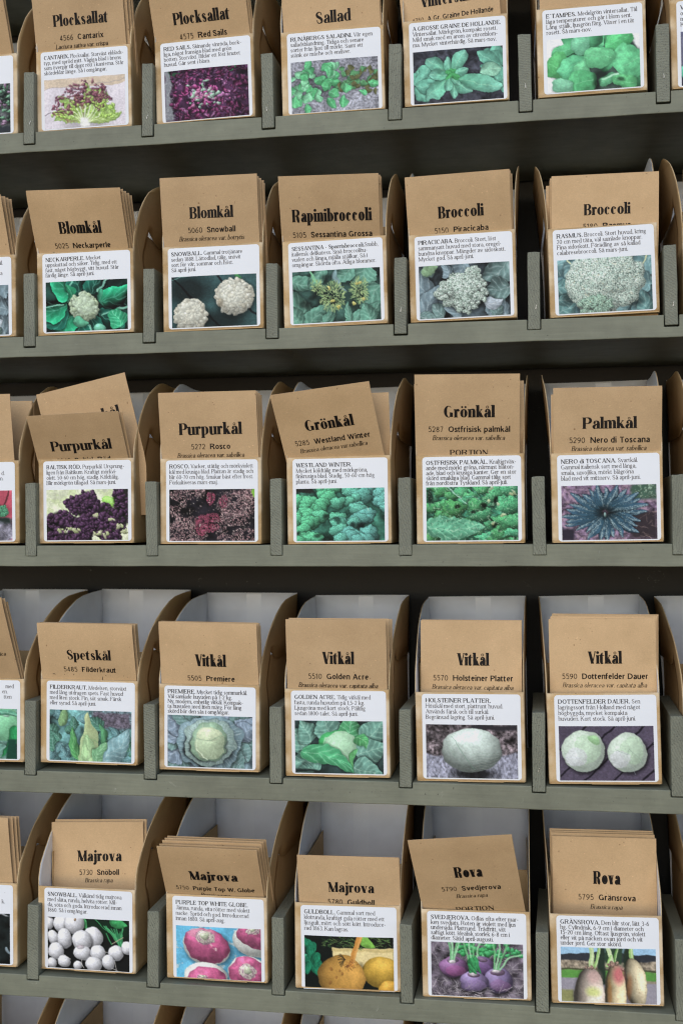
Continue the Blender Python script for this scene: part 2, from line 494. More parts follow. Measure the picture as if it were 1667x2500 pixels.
def glyph(st, ch):
    if ch in st.cache:
        return st.cache[ch]
    S, h, k, sf, sth, X = st.S, st.h, st.k, st.sf, st.sth, st.xh
    C, A, Dn, n = 0.70, 0.735, -0.20, st.n
    Q = []                                   # quads as 4 points

    def strip(c, w):
        c = np.asarray(c, float); w = np.asarray(w, float)
        t = np.gradient(c, axis=0); t /= np.maximum(np.linalg.norm(t, axis=1, keepdims=True), 1e-9)
        nn = np.stack([-t[:, 1], t[:, 0]], 1)
        a = c + nn * w[:, None] / 2; b = c - nn * w[:, None] / 2
        for i in range(len(c) - 1):
            Q.append((a[i], a[i + 1], b[i + 1], b[i]))

    def T(wt):
        return h + (S - h) * wt

    def V(x, y0, y1, wt=1.0):
        x *= k; t = T(wt) / 2
        Q.append(((x - t, y0), (x + t, y0), (x + t, y1), (x - t, y1)))

    def B(x0, x1, y, wt=0.0):
        t = T(wt) / 2
        Q.append(((x0 * k, y - t), (x1 * k, y - t), (x1 * k, y + t), (x0 * k, y + t)))

    def arc(cx, cy, rx, ry, a0, a1, mode='B', m=None):
        m = m or max(5, int(abs(a1 - a0) / 360 * n * 3))
        th = np.radians(np.linspace(a0, a1, m + 1))
        c = np.stack([cx * k + rx * k * np.cos(th), cy + (ry - h / 2) * np.sin(th)], 1)
        cs = np.cos(th)
        w = np.abs(cs) if mode == 'B' else np.maximum(cs, 0) if mode == 'R' else np.maximum(-cs, 0)
        strip(c, T(w ** 1.3))

    def sp(pts):
        p = np.array(pts, float); p[:, 0] *= k
        out = []
        for i in range(len(p) - 1):
            p0 = p[max(i - 1, 0)]; p1 = p[i]; p2 = p[i + 1]; p3 = p[min(i + 2, len(p) - 1)]
            m = max(2, n // 3)
            for q in range(m):
                t = q / m
                out.append(.5 * ((2 * p1) + (-p0 + p2) * t + (2 * p0 - 5 * p1 + 4 * p2 - p3) * t * t + (-p0 + 3 * p1 - 3 * p2 + p3) * t ** 3))
        out.append(p[-1])
        out = np.array(out)
        strip(out[:, :2], T(np.clip(out[:, 2], 0, 1.1)))

    def dg(x0, y0, x1, y1, wt):
        x0 *= k; x1 *= k
        L = math.hypot(x1 - x0, y1 - y0)
        t = min(T(wt) * L / max(abs(y1 - y0), 1e-6), T(wt) * 1.8) / 2
        Q.append(((x0 - t, y0), (x0 + t, y0), (x1 + t, y1), (x1 - t, y1)))

    def sr(x, y, l=1, r=1, wt=1.0):
        if not st.serif:
            return
        x *= k; t = T(wt) / 2
        y0, y1 = (y, y + sth) if y < 0.2 else (y - sth, y)
        if y < -0.05:
            y0, y1 = y, y + sth
        Q.append(((x - t - sf * l, y0), (x + t + sf * r, y0), (x + t + sf * r, y1), (x - t - sf * l, y1)))

    def flag(x, y):
        if not st.serif:
            return
        x *= k; t = S / 2
        Q.append(((x - t - sf, y - sth * 1.3), (x - t, y - sth * 2.4), (x, y), (x - t - sf, y - sth * .2)))

    def dot(x, y, r):
        x *= k
        m = 8
        th = np.linspace(0, 2 * np.pi, m + 1)
        for i in range(0, m, 2):
            Q.append(((x, y), (x + r * math.cos(th[i]), y + r * math.sin(th[i])), (x + r * math.cos(th[i + 1]), y + r * math.sin(th[i + 1])), (x + r * math.cos(th[i + 2]), y + r * math.sin(th[i + 2]))))

    def ball(x, y):
        if st.serif:
            dot(x, y, max(st.ball, S * .42))

    bases = {'å': 'a', 'ä': 'a', 'ö': 'o', 'â': 'a', 'Å': 'A', 'Ä': 'A', 'Ö': 'O'}
    b = bases.get(ch, ch)
    W = 0.30
    if b == 'a':
        W = .27
        sp([(.03, X * .76, .5), (.05, X * .90, .35), (W * .5, X - h / 2, .08), (W * .9, X * .88, .6), (W, X * .64, 1), (W, X * .3, 1)])
        V(W, 0, X * .5)
        sp([(W, X * .60, 0), (W * .6, X * .54, .1), (.05, X * .40, .8), (0, X * .23, 1), (.04, X * .07, .6), (W * .35, h / 2, .05), (W * .75, X * .09, .05), (W, X * .24, 0)])
        ball(.04, X * .74); sr(W, 0, 0, 1)
    elif b == 'b':
        V(0, 0, A); flag(0, A); arc(W / 2, X / 2, W / 2, X / 2, 150, -150, 'R')
    elif b == 'c':
        W = .27; arc(W / 2, X / 2, W / 2, X / 2, 42, 318, 'L'); ball(W * .85, X * .78)
    elif b == 'd':
        V(W, 0, A); flag(W, A); sr(W, 0, 0, 1); arc(W / 2, X / 2, W / 2, X / 2, 30, 330, 'L')
    elif b == 'e':
        W = .27; arc(W / 2, X / 2, W / 2, X / 2, 5, 318, 'L'); sp([(W, X * .52, .55), (W * .95, X * .75, .5), (W * .7, X * .95, .1)]); B(0, W, X * .53)
    elif b == 'f':
        W = .15; V(.0, 0, A * .8); sr(.0, 0); Q.append(((-S / 2 - .055, X - h * 1.1), (S / 2 + .08, X - h * 1.1), (S / 2 + .08, X), (-S / 2 - .055, X))); sp([(.0, A * .78, 1), (.02, A * .92, .6), (W * .6, A - h / 2, .1), (W, A * .96, .2)]); ball(W, A * .93)
    elif b == 'g':
        W = .29
        if st.serif:
            arc(W * .45, X * .66, W * .40, X * .34, 0, 360); sp([(W * .7, X * .92, 0), (W * .95, X * 1.0, .5)])
            sp([(W * .2, X * .38, 0), (.02, X * .22, .5), (W * .2, X * .08, .8), (W * .7, X * .02, .8), (W, -.06, .8), (W * .75, Dn + .01, .1), (W * .3, Dn, .1), (-.02, -.11, .6), (W * .2, X * .06, .2)])
        else:
            arc(W / 2, X / 2, W / 2, X / 2, 0, 360); V(W, 0, X); sp([(W, .02, 1), (W * .9, -.13, .7), (W * .5, Dn, .3), (.02, -.15, .4)])
    elif b in 'hn':
        V(0, 0, A if b == 'h' else X); flag(0, A if b == 'h' else X); sr(0, 0)
        sp([(0, X * .70, 0), (W * .28, X * .94, .1), (W * .65, X - h / 2, .45), (W * .94, X * .88, .9), (W, X * .66, 1)]); V(W, 0, X * .68); sr(W, 0)
    elif b == 'i':
        W = 0; V(0, 0, X); flag(0, X); sr(0, 0); dot(0, X + .145, max(S * .52, .055))
    elif b == 'j':
        W = .04; V(W, -.08, X); flag(W, X); dot(W, X + .145, max(S * .52, .055)); sp([(W, -.06, 1), (W * .7, -.15, .6), (-.06, Dn, .2)]); ball(-.06, Dn + .04)
    elif b == 'k':
        W = .30; V(0, 0, A); flag(0, A); sr(0, 0); dg(.05, X * .45, W * .86, X - h, .08); dg(W, 0, W * .38, X * .62, .95); sr(W, 0, .7, .7); sr(W * .86, X, .8, .8, .3)
    elif b == 'l':
        W = 0; V(0, 0, A); flag(0, A); sr(0, 0)
    elif b == 'm':
        W = .52; V(0, 0, X); flag(0, X); sr(0, 0)
        for q in (0, 1):
            x0 = W / 2 * q; w2 = W / 2
            sp([(x0, X * .70, 0), (x0 + w2 * .28, X * .94, .1), (x0 + w2 * .65, X - h / 2, .45), (x0 + w2 * .94, X * .88, .9), (x0 + w2, X * .66, 1)])
            V(x0 + w2, 0, X * .68); sr(x0 + w2, 0, .8, .8)
    elif b == 'o':
        W = .31; arc(W / 2, X / 2, W / 2, X / 2, 0, 360)
    elif b == 'p':
        V(0, Dn, X); flag(0, X); sr(0, Dn); arc(W / 2, X / 2, W / 2, X / 2, 150, -150, 'R')
    elif b == 'q':
        V(W, Dn, X); sr(W, Dn); arc(W / 2, X / 2, W / 2, X / 2, 30, 330, 'L')
    elif b == 'r':
        W = .19; V(0, 0, X); flag(0, X); sr(0, 0); sp([(0, X * .66, 0), (W * .4, X * .92, .1), (W * .8, X - h / 2, .25), (W, X * .94, .3)]); ball(W, X * .86)
    elif b == 's':
        W = .22
        sp([(W * .92, X * .74, .25), (W * .80, X * .93, .15), (W * .45, X - h / 2, .1), (W * .08, X * .86, .55), (.01, X * .72, .75), (W * .3, X * .56, .95), (W * .75, X * .44, .95), (W, X * .27, .75), (W * .9, X * .10, .5), (W * .5, h / 2, .1), (W * .15, X * .07, .15), (.0, X * .27, .25)])
    elif b == 't':
        W = .15; V(.0, .08, X, 1); Q.append(((-S / 2, X - .01), (S / 2, X - .01), (S / 2, X + .15), (S * .1, X + .13))); Q.append(((-S / 2 - .055, X - h * 1.1), (S / 2 + .085, X - h * 1.1), (S / 2 + .085, X), (-S / 2 - .055, X))); sp([(.0, .12, 1), (.02, .04, .75), (W * .55, h / 2, .25), (W, .06, .1)])
    elif b == 'u':
        V(0, X * .28, X); flag(0, X); sp([(0, X * .34, 1), (.02, X * .12, .85), (W * .35, h / 2, .35), (W * .72, X * .07, .08), (W, X * .30, 0)]); V(W, 0, X); flag(W, X); sr(W, 0, 0, 1)
    elif b == 'v':
        W = .32; dg(W / 2, 0, 0, X, 1); dg(W / 2, 0, W, X, .1); sr(0, X); sr(W, X, .9, .9, .2)
    elif b == 'w':
        W = .50; dg(W * .27, 0, 0, X, 1); dg(W * .27, 0, W * .5, X, .1); dg(W * .75, 0, W * .5, X, 1); dg(W * .75, 0, W, X, .1); sr(0, X); sr(W, X, .9, .9, .2)
    elif b == 'x':
        W = .31; dg(W, 0, 0, X, 1); dg(0, 0, W, X, .1); sr(0, X); sr(W, 0); sr(W, X, .7, .7, .2); sr(0, 0, .7, .7, .2)
    elif b == 'y':
        W = .32; dg(W / 2, 0, 0, X, 1); sr(0, X); sr(W, X, .9, .9, .2); sp([(W, X, .1), (W * .5, .0, .1), (W * .3, -.13, .2), (.02, Dn + .01, .4)])
    elif b == 'z':
        W = .27; B(0, W, X - h / 2, .1); B(0, W, h / 2, .1); dg(0, 0, W, X, .8)
    # ---- capitals
    elif b == 'A':
        W = .48; dg(W, 0, W / 2, C, 1); dg(0, 0, W / 2, C, .12); B(W * .17, W * .8, C * .32); sr(0, 0, 1, 1, .2); sr(W, 0)
    elif b == 'B':
        W = .38; V(0, 0, C); sr(0, 0, 1, 0); sr(0, C, 1, 0)
        arc(W * .45, C * .75, W * .45, C * .25, 90, -90, 'R'); arc(W * .5, C * .26, W * .5, C * .26, 90, -90, 'R'); B(0, W * .5, C - h / 2); B(0, W * .5, h / 2); B(0, W * .5, C * .51)
    elif b == 'C':
        W = .44; arc(W / 2, C / 2, W / 2, C / 2, 45, 315, 'L'); V(W * .87, C * .66, C, .15); 
        if not st.serif: Q.pop()
    elif b == 'D':
        W = .46; V(0, 0, C); sr(0, 0, 1, 0); sr(0, C, 1, 0); arc(W * .30, C / 2, W * .70, C / 2, 90, -90, 'R'); B(0, W * .32, C - h / 2); B(0, W * .32, h / 2)
    elif b in 'EF':
        W = .36; V(0, 0, C); sr(0, 0, 1, 1 if b == 'F' else 0); sr(0, C, 1, 0); B(0, W, C - h / 2, .08); B(0, W * .75, C * .52, .05)
        if st.serif: V(W, C * .74, C, .12); V(W * .75, C * .42, C * .62, .08)
        if b == 'E':
            B(0, W * 1.04, h / 2, .08)
            if st.serif: V(W * 1.04, 0, C * .26, .12)
    elif b == 'G':
        W = .48; arc(W / 2, C / 2, W / 2, C / 2, 45, 320, 'L'); V(W * .92, .03, C * .40); B(W * .62, W * 1.05, C * .40, .05)
    elif b == 'H':
        W = .48; V(0, 0, C); V(W, 0, C); B(0, W, C * .52)
        for x in (0, W): sr(x, 0); sr(x, C)
    elif b == 'I':
        W = 0; V(0, 0, C); sr(0, 0); sr(0, C)
    elif b == 'J':
        W = .22; V(W, C * .2, C); sr(W, C); sp([(W, C * .24, 1), (W * .9, C * .08, .7), (W * .45, h / 2, .2), (.02, C * .10, .5)]); ball(.03, C * .15)
    elif b == 'K':
        W = .46; V(0, 0, C); sr(0, 0); sr(0, C); dg(.04, C * .38, W * .9, C, .1); dg(W, 0, W * .36, C * .62, 1); sr(W, 0); sr(W * .9, C, .9, .9, .2)
    elif b == 'L':
        W = .36; V(0, 0, C); sr(0, 0, 1, 0); sr(0, C); B(0, W, h / 2, .08)
        if st.serif: V(W, 0, C * .28, .12)
    elif b == 'M':
        W = .60; V(0, 0, C, .15 if st.serif else 1); V(W, 0, C); dg(W / 2, 0, 0, C, 1); dg(W / 2, 0, W, C, .12 if st.serif else 1); sr(0, 0, 1, 1, .15); sr(W, 0); sr(0, C, 1, 0); sr(W, C, 0, 1)
    elif b == 'N':
        W = .48; V(0, 0, C, .15 if st.serif else 1); V(W, 0, C, .15 if st.serif else 1); dg(W, 0, 0, C, 1); sr(0, 0, 1, 1, .15); sr(W, C, 1, 1, .15); sr(0, C, 1, 0)
    elif b == 'O':
        W = .50; arc(W / 2, C / 2, W / 2, C / 2, 0, 360)
    elif b == 'P':
        W = .38; V(0, 0, C); sr(0, 0); sr(0, C, 1, 0); arc(W * .45, C * .72, W * .55, C * .28, 90, -90, 'R'); B(0, W * .45, C - h / 2); B(0, W * .45, C * .455)
    elif b == 'R':
        W = .48; V(0, 0, C); sr(0, 0); sr(0, C, 1, 0); arc(W * .42, C * .74, W * .50, C * .26, 90, -90, 'R'); B(0, W * .45, C - h / 2); B(0, W * .45, C * .495)
        sp([(W * .45, C * .48, .3), (W * .72, C * .40, .8), (W * .80, C * .2, 1), (W * .88, .03, .8), (W * 1.08, h, .1)])
    elif b == 'S':
        W = .34
        sp([(W * .95, C * .70, .15), (W * .85, C * .90, .12), (W * .5, C - h / 2, .08), (W * .10, C * .88, .5), (.0, C * .74, .8), (W * .22, C * .58, .95), (W * .75, C * .44, 1), (W, C * .26, .85), (W * .9, C * .09, .5), (W * .5, h / 2, .08), (W * .15, C * .08, .12), (0, C * .30, .15)])
    elif b == 'T':
        W = .44; V(W / 2, 0, C); sr(W / 2, 0); B(0, W, C - h / 2, .08)
        if st.serif: V(0, C * .74, C, .1); V(W, C * .74, C, .1)
    elif b == 'U':
        W = .46; V(0, C * .25, C); sr(0, C); sp([(0, C * .27, 1), (.03, C * .09, .8), (W * .5, h / 2, .15), (W * .96, C * .1, .1), (W, C * .28, .15)]); V(W, C * .25, C, .15 if st.serif else 1); sr(W, C, 1, 1, .15)
    elif b == 'V':
        W = .46; dg(W / 2, 0, 0, C, 1); dg(W / 2, 0, W, C, .12); sr(0, C); sr(W, C, 1, 1, .2)
    elif b == 'W':
        W = .72; dg(W * .27, 0, 0, C, 1); dg(W * .27, 0, W * .5, C, .12); dg(W * .76, 0, W * .5, C, 1); dg(W * .76, 0, W, C, .12); sr(0, C); sr(W, C, 1, 1, .2)
    elif b == 'X':
        W = .46; dg(W, 0, 0, C, 1); dg(0, 0, W, C, .1); sr(0, C); sr(W, 0); sr(W, C, 1, 1, .2); sr(0, 0, 1, 1, .2)
    elif b == 'Y':
        W = .46; V(W / 2, 0, C * .45); sr(W / 2, 0); dg(W / 2, C * .42, 0, C, 1); dg(W / 2, C * .42, W, C, .12); sr(0, C); sr(W, C, 1, 1, .2)
    # ---- digits
    elif b == '0':
        W = .31; arc(W / 2, C / 2 * .96, W / 2, C / 2 * .96, 0, 360)
    elif b == '1':
        W = .16; V(W * .6, 0, C * .96); sr(W * .6, 0); sp([(W * .6, C * .94, .2), (W * .2, C * .83, .2), (-.02, C * .78, .2)])
    elif b == '2':
        W = .29; sp([(.01, C * .72, .5), (.05, C * .88, .4), (W * .5, C * .95, .2), (W * .95, C * .80, .9), (W * .92, C * .60, 1), (W * .5, C * .30, .5), (.0, h, .15)]); B(0, W, h / 2 + .012, .35)
    elif b == '3':
        W = .28; sp([(.02, C * .78, .3), (W * .2, C * .91, .2), (W * .6, C * .94, .3), (W * .92, C * .78, .9), (W * .8, C * .58, .6), (W * .4, C * .52, .1)]); sp([(W * .4, C * .52, .1), (W * .85, C * .45, .6), (W, C * .26, 1), (W * .85, C * .08, .6), (W * .45, h / 2, .15), (.0, C * .12, .3)])
    elif b == '4':
        W = .32; V(W * .72, 0, C * .96); B(0, W * 1.05, C * .24, .15); dg(.02, C * .22, W * .72, C * .96, .12); sr(W * .72, 0)
    elif b == '5':
        W = .29; sp([(.05, C * .5, .2), (W * .35, C * .60, .2), (W * .75, C * .58, .5), (W, C * .32, 1), (W * .88, C * .1, .6), (W * .45, h / 2, .15), (.0, C * .10, .3)]); V(.05, C * .5, C * .94, .15 if st.serif else .9); B(.03, W * .95, C * .92, .5)
    elif b == '6':
        W = .30; arc(W / 2, C * .29, W / 2, C * .29, 0, 360); sp([(W * .95, C * .93, .1), (W * .45, C * .84, .4), (.04, C * .55, .9), (0, C * .3, 1)])
    elif b == '7':
        W = .29; B(0, W, C * .92, .4); sp([(W, C * .92, .2), (W * .6, C * .5, .6), (W * .4, 0, 1)])
    elif b == '8':
        W = .29; arc(W / 2, C * .72, W * .43, C * .23, 0, 360); arc(W / 2, C * .26, W / 2, C * .26, 0, 360)
    elif b == '9':
        W = .30; arc(W / 2, C * .66, W / 2, C * .29, 0, 360); sp([(.03, C * .02, .1), (W * .55, C * .12, .4), (W * .96, C * .4, .9), (W, C * .66, 1)])
    elif b == '.':
        W = .0; dot(0, .05, max(.05, S * .55))
    elif b == ',':
        W = .0; dot(0, .05, max(.05, S * .5)); sp([(.02, .05, .6), (.02, -.03, .4), (-.03, -.11, .1)])
    elif b == '-':
        W = .17; Q.append(((0, X * .48), (W * k, X * .48), (W * k, X * .48 + h * 1.5), (0, X * .48 + h * 1.5)))
    elif b == '´':
        W = .08; dg(0, C * .80, W, C, .4)
    else:
        W = .16
    top = (C if ch.isupper() else X)
    mid = W / 2
    if ch in 'åÅ':
        ry = .082; m = 10
        th = np.linspace(0, 2 * np.pi, m + 1)
        t = min(.045, max(h, .026))
        for i in range(m):
            a0, a1 = th[i], th[i + 1]
            cy = top + .118
            Q.append(tuple((mid * k + rr_ * math.cos(a), cy + rr_ * math.sin(a)) for rr_, a in ((ry, a0), (ry, a1), (ry - t, a1), (ry - t, a0))))
    elif ch in 'äöÄÖ':
        for s in (-1, 1):
            dot(mid + s * .10 / max(k, .6), top + .125, max(.05, S * .36))
    elif ch == 'â':
        dg(mid - .09, top + .08, mid, top + .18, .2); dg(mid + .09, top + .08, mid, top + .18, .2)
    adv = W * k + S + 2 * st.gap + (sf * .9 if st.serif else 0) + {'r': -.035, 'f': -.05, 't': -.02, 'k': -.015, 'v': -.03, 'y': -.03, 'T': -.05, 'V': -.06, 'L': -.02, 'P': -.03, 'A': -.03, '.': -.02, ',': -.02, 'c': -.01}.get(b, 0)
    off = S / 2 + st.gap + (sf * .45 if st.serif else 0)
    P = np.array([[(p[0] + off + st.slant * p[1], p[1]) for p in q] for q in Q]) if Q else np.zeros((0, 4, 2))
    st.cache[ch] = (P, adv)
    return st.cache[ch]


def text_quads(runs, size):
    """runs: list of (style, string); returns quads (n,4,2) in metres from origin at the baseline's left, and the width"""
    x = 0.0; out = []
    for st, s in runs:
        for ch in s:
            if ch == ' ':
                x += (0.24 if st.serif else 0.27) * (st.k * .3 + .7); continue
            P, adv = glyph(st, ch)
            if len(P):
                q = P.copy(); q[:, :, 0] += x; out.append(q)
            x += adv
    Qs = np.concatenate(out) if out else np.zeros((0, 4, 2))
    return Qs * size, x * size


def text_mesh(name, quads, surf, mat):
    """lay flat glyph quads on a sheet: surf(u, v) -> xyz arrays"""
    if not len(quads):
        return None
    a = quads.reshape(-1, 2)
    co = surf(a[:, 0], a[:, 1])
    nq = len(quads)
    me = bpy.data.meshes.new(name)
    me.vertices.add(nq * 4); me.loops.add(nq * 4); me.polygons.add(nq)
    me.vertices.foreach_set("co", co.astype(np.float32).ravel())
    me.loops.foreach_set("vertex_index", np.arange(nq * 4, dtype=np.int32))
    me.polygons.foreach_set("loop_start", np.arange(0, nq * 4, 4, dtype=np.int32))
    me.materials.append(mat)
    me.update(calc_edges=True)
    me.validate()
    return me

# ------------------------------------------------------------------ printed photographs on the labels: painted procedurally as flat ink
PW, PH = 300, 180


def vnoise(rng, w, h, cx, cy, octv=4, rough=0.55):
    out = np.zeros((h, w)); amp = 1.0; tot = 0
    for o in range(octv):
        gw, gh = int(cx * 2 ** o) + 2, int(cy * 2 ** o) + 2
        g = rng.random((gh, gw))
        yy = np.linspace(0, gh - 1.001, h); xx = np.linspace(0, gw - 1.001, w)
        yi = yy.astype(int); xi = xx.astype(int)
        fy = yy - yi; fx = xx - xi
        fy = (fy * fy * (3 - 2 * fy))[:, None]; fx = (fx * fx * (3 - 2 * fx))[None]
        a = g[np.ix_(yi, xi)]; b = g[np.ix_(yi, xi + 1)]; c = g[np.ix_(yi + 1, xi)]; d = g[np.ix_(yi + 1, xi + 1)]
        out += amp * ((a * (1 - fx) + b * fx) * (1 - fy) + (c * (1 - fx) + d * fx) * fy)
        tot += amp; amp *= rough
    return out / tot


class Pic:
    def __init__(s, seed, col):
        s.r = np.random.default_rng(seed)
        s.im = np.zeros((PH, PW, 3)) + np.array(col, float) / 255
        s.Y, s.X = np.mgrid[0:PH, 0:PW].astype(float)

    def col(s, c):
        return np.array(c, float) / 255

    def mix(s, mask, c, sl=None):
        t = s.im if sl is None else s.im[sl]
        c = s.col(c) if not isinstance(c, np.ndarray) else c
        t[...] = t * (1 - mask[..., None]) + c * mask[..., None]

    def tex(s, cx, amp, c=None, thr=None, region=None, rough=.6, octv=4):
        n = vnoise(s.r, PW, PH, cx, cx * PH / PW, octv, rough)
        n = (n - n.mean()) / (n.std() + 1e-6)
        if c is None:
            m = 1 + amp * n
            if region is not None:
                m = 1 + (m - 1) * region
            s.im *= np.clip(m, .05, 3)[..., None]
        else:
            m = np.clip((n - thr) * 3, 0, 1) * amp
            if region is not None:
                m = m * region
            s.mix(m, c)

    def win(s, x0, x1, y0, y1):
        x0 = max(0, int(x0) - 2); x1 = min(PW, int(x1) + 3); y0 = max(0, int(y0) - 2); y1 = min(PH, int(y1) + 3)
        if x1 <= x0 or y1 <= y0:
            return None
        return (slice(y0, y1), slice(x0, x1))

    def rect(s, x0, x1, y0, y1, c, soft=1.0):
        m = np.clip((s.X - x0) / soft + .5, 0, 1) * np.clip((x1 - s.X) / soft + .5, 0, 1) * np.clip((s.Y - y0) / soft + .5, 0, 1) * np.clip((y1 - s.Y) / soft + .5, 0, 1)
        s.mix(m, c)

    def halfp(s, x0, y0, ang, c, soft=1.5, a=1.0):
        d = (s.X - x0) * math.cos(ang) + (s.Y - y0) * math.sin(ang)
        s.mix(np.clip(d / soft + .5, 0, 1) * a, c)

    def shade(s, cx, cy, rx, ry, amt, soft=.6):
        d = np.hypot((s.X - cx) / rx, (s.Y - cy) / ry)
        s.im *= (1 - amt * np.clip((1 - d) / soft, 0, 1))[..., None]

    def ball(s, cx, cy, rx, ry, c, dark=.5, lx=-.35, ly=-.55, rot=0, tex=0.05, hi=.12, wob=0.0, mask=None, tn=6, a=1.0):
        w = s.win(cx - max(rx, ry) * 1.15, cx + max(rx, ry) * 1.15, cy - max(rx, ry) * 1.15, cy + max(rx, ry) * 1.15)
        if w is None:
            return
        X = s.X[w] - cx; Y = s.Y[w] - cy
        cr, sr_ = math.cos(rot), math.sin(rot)
        u = (X * cr + Y * sr_) / rx; v = (-X * sr_ + Y * cr) / ry
        d = np.hypot(u, v)
        if wob:
            th = np.arctan2(v, u); ph = s.r.random(4) * 6.28
            d = d * (1 + wob * (np.sin(3 * th + ph[0]) * .5 + np.sin(5 * th + ph[1]) * .4 + np.sin(9 * th + ph[2]) * .3 + np.sin(14 * th + ph[3]) * .25))
        m = np.clip((1 - d) * min(rx, ry) / 1.3 + .5, 0, 1) * a
        nz = np.sqrt(np.clip(1 - d * d, 0, 1))
        l = np.clip(u * lx + v * ly + nz * .72, 0, 1)
        sh = dark + (1 - dark) * l * 1.15
        if tex:
            n = vnoise(s.r, X.shape[1], X.shape[0], tn, max(1, tn * X.shape[0] / X.shape[1]), 3)
            sh = sh * (1 + tex * (n - .5) * 4)
        cc = (s.col(c) if not isinstance(c, np.ndarray) else c) * sh[..., None] + hi * (l ** 6)[..., None]
        s.mix(m, np.clip(cc, 0, 1), w)
        return w, m, u, v

    def leaf(s, x0, y0, x1, y1, wd, c, bend=0.0, vein=None, ribs=6, dark=.6, jag=0.0, shape=.6, shadow=.35, tip=1.0, c2=None, tw=.5, vw=1.0):
        L = math.hypot(x1 - x0, y1 - y0)
        w = s.win(min(x0, x1) - wd - abs(bend) * L, max(x0, x1) + wd + abs(bend) * L, min(y0, y1) - wd - abs(bend) * L, max(y0, y1) + wd + abs(bend) * L)
        if w is None or L < 1:
            return
        X = s.X[w] - x0; Y = s.Y[w] - y0
        ux, uy = (x1 - x0) / L, (y1 - y0) / L
        t = (X * ux + Y * uy) / L
        q = -X * uy + Y * ux
        q = q - bend * L * 4 * np.clip(t, 0, 1) * (1 - np.clip(t, 0, 1))
        tc = np.clip(t, 0, 1)
        prof = wd * (np.sin(np.pi * tc ** shape)) ** .7 * (1 - (1 - tip) * tc)
        if jag:
            ph = s.r.random(2) * 6
            prof = prof * (1 + jag * (np.sin(tc * 31 + ph[0] + np.sign(q) * 2) * .6 + np.sin(tc * 67 + ph[1]) * .4))
        d = prof - np.abs(q)
        inside = np.clip(d / 1.2 + .5, 0, 1) * np.clip(t * L / 1.0 + .5, 0, 1) * np.clip((1 - t) * L / 1.0 + .5, 0, 1)
        if shadow:
            sm = np.clip((d + wd * .22) / (wd * .25 + 1), 0, 1) * (t > -.03) * (t < 1.03)
            s.im[w] *= (1 - shadow * sm)[..., None]
        qq = q / np.maximum(prof, 1)
        sh = 1.0 - (1 - dark) * (.5 + tw * qq) * .9 + .06 * np.cos(qq * 3)
        if ribs:
            sh = sh * (1 + .05 * np.sin((tc * ribs - np.abs(qq) * 1.4) * 6.283))
        base = s.col(c)
        if c2 is not None:
            base = s.col(c) * (1 - tc[..., None]) + s.col(c2) * tc[..., None]
        n = vnoise(s.r, X.shape[1], X.shape[0], 7, 5, 3)
        cc = base * (sh * (1 + .5 * (n - .5)))[..., None]
        s.mix(inside, np.clip(cc, 0, 1), w)
        if vein is not None:
            vm = np.clip(1 - np.abs(q) / (vw + .4), 0, 1) * inside * (tc < .93)
            s.mix(vm * .6, vein, w)
            if ribs:
                rm = np.clip(np.sin((tc * ribs - np.abs(qq) * 1.4) * 6.283) * 5 - 3.9, 0, 1) * inside * (.12 + .35 * n)
                s.mix(rm, vein, w)

    def cluster(s, cx, cy, rx, ry, n, r0, r1, ca, cb, dark=.45, wob=.0, order=True, hi=.08, tex=.05):
        th = s.r.random(n) * 6.283; rad = np.sqrt(s.r.random(n))
        pts = sorted([(cx + rx * a * math.cos(b), cy + ry * a * math.sin(b)) for a, b in zip(rad, th)], key=lambda p: p[1]) if order else [(cx + rx * a * math.cos(b), cy + ry * a * math.sin(b)) for a, b in zip(rad, th)]
        for x, y in pts:
            t = s.r.random(); g = s.r.uniform(r0, r1)
            dd = math.hypot((x - cx) / rx, (y - cy) / ry)
            c = (np.array(ca) * (1 - t) + np.array(cb) * t) * (1.0 - .22 * max(0, (y - cy) / ry)) * (1 - .1 * dd)
            s.ball(x, y, g, g * s.r.uniform(.8, 1.1), tuple(c), dark=dark, wob=wob, hi=hi, tex=tex, tn=3)

    def dots(s, mask, n, r0, r1, ca, cb, a=1.0):
        ys, xs = np.nonzero(mask)
        if not len(xs):
            return
        for i in s.r.integers(0, len(xs), n):
            t = s.r.random(); g = s.r.uniform(r0, r1)
            x, y = xs[i], ys[i]
            w = s.win(x - g, x + g, y - g, y + g)
            m = np.clip(g + .5 - np.hypot(s.X[w] - x, s.Y[w] - y), 0, 1) * a
            s.mix(m, tuple(np.array(ca) * (1 - t) + np.array(cb) * t), w)

    def line(s, pts, wd, c, a=1.0):
        for (x0, y0), (x1, y1) in zip(pts[:-1], pts[1:]):
            w = s.win(min(x0, x1) - wd, max(x0, x1) + wd, min(y0, y1) - wd, max(y0, y1) + wd)
            if w is None:
                continue
            L2 = max((x1 - x0) ** 2 + (y1 - y0) ** 2, 1e-6)
            X = s.X[w] - x0; Y = s.Y[w] - y0
            t = np.clip((X * (x1 - x0) + Y * (y1 - y0)) / L2, 0, 1)
            d = np.hypot(X - t * (x1 - x0), Y - t * (y1 - y0))
            s.mix(np.clip(wd / 2 + .5 - d, 0, 1) * a, c, w)

    def straw(s, n, ca, cb, region=(0, PW, 0, PH), ln=(14, 45), wd=(.6, 1.4)):
        for i in range(n):
            x = s.r.uniform(region[0], region[1]); y = s.r.uniform(region[2], region[3]); a = s.r.normal(0, .9); l = s.r.uniform(*ln); t = s.r.random()
            s.line([(x, y), (x + l * math.cos(a), y + l * math.sin(a))], s.r.uniform(*wd), tuple(np.array(ca) * (1 - t) + np.array(cb) * t), .85)

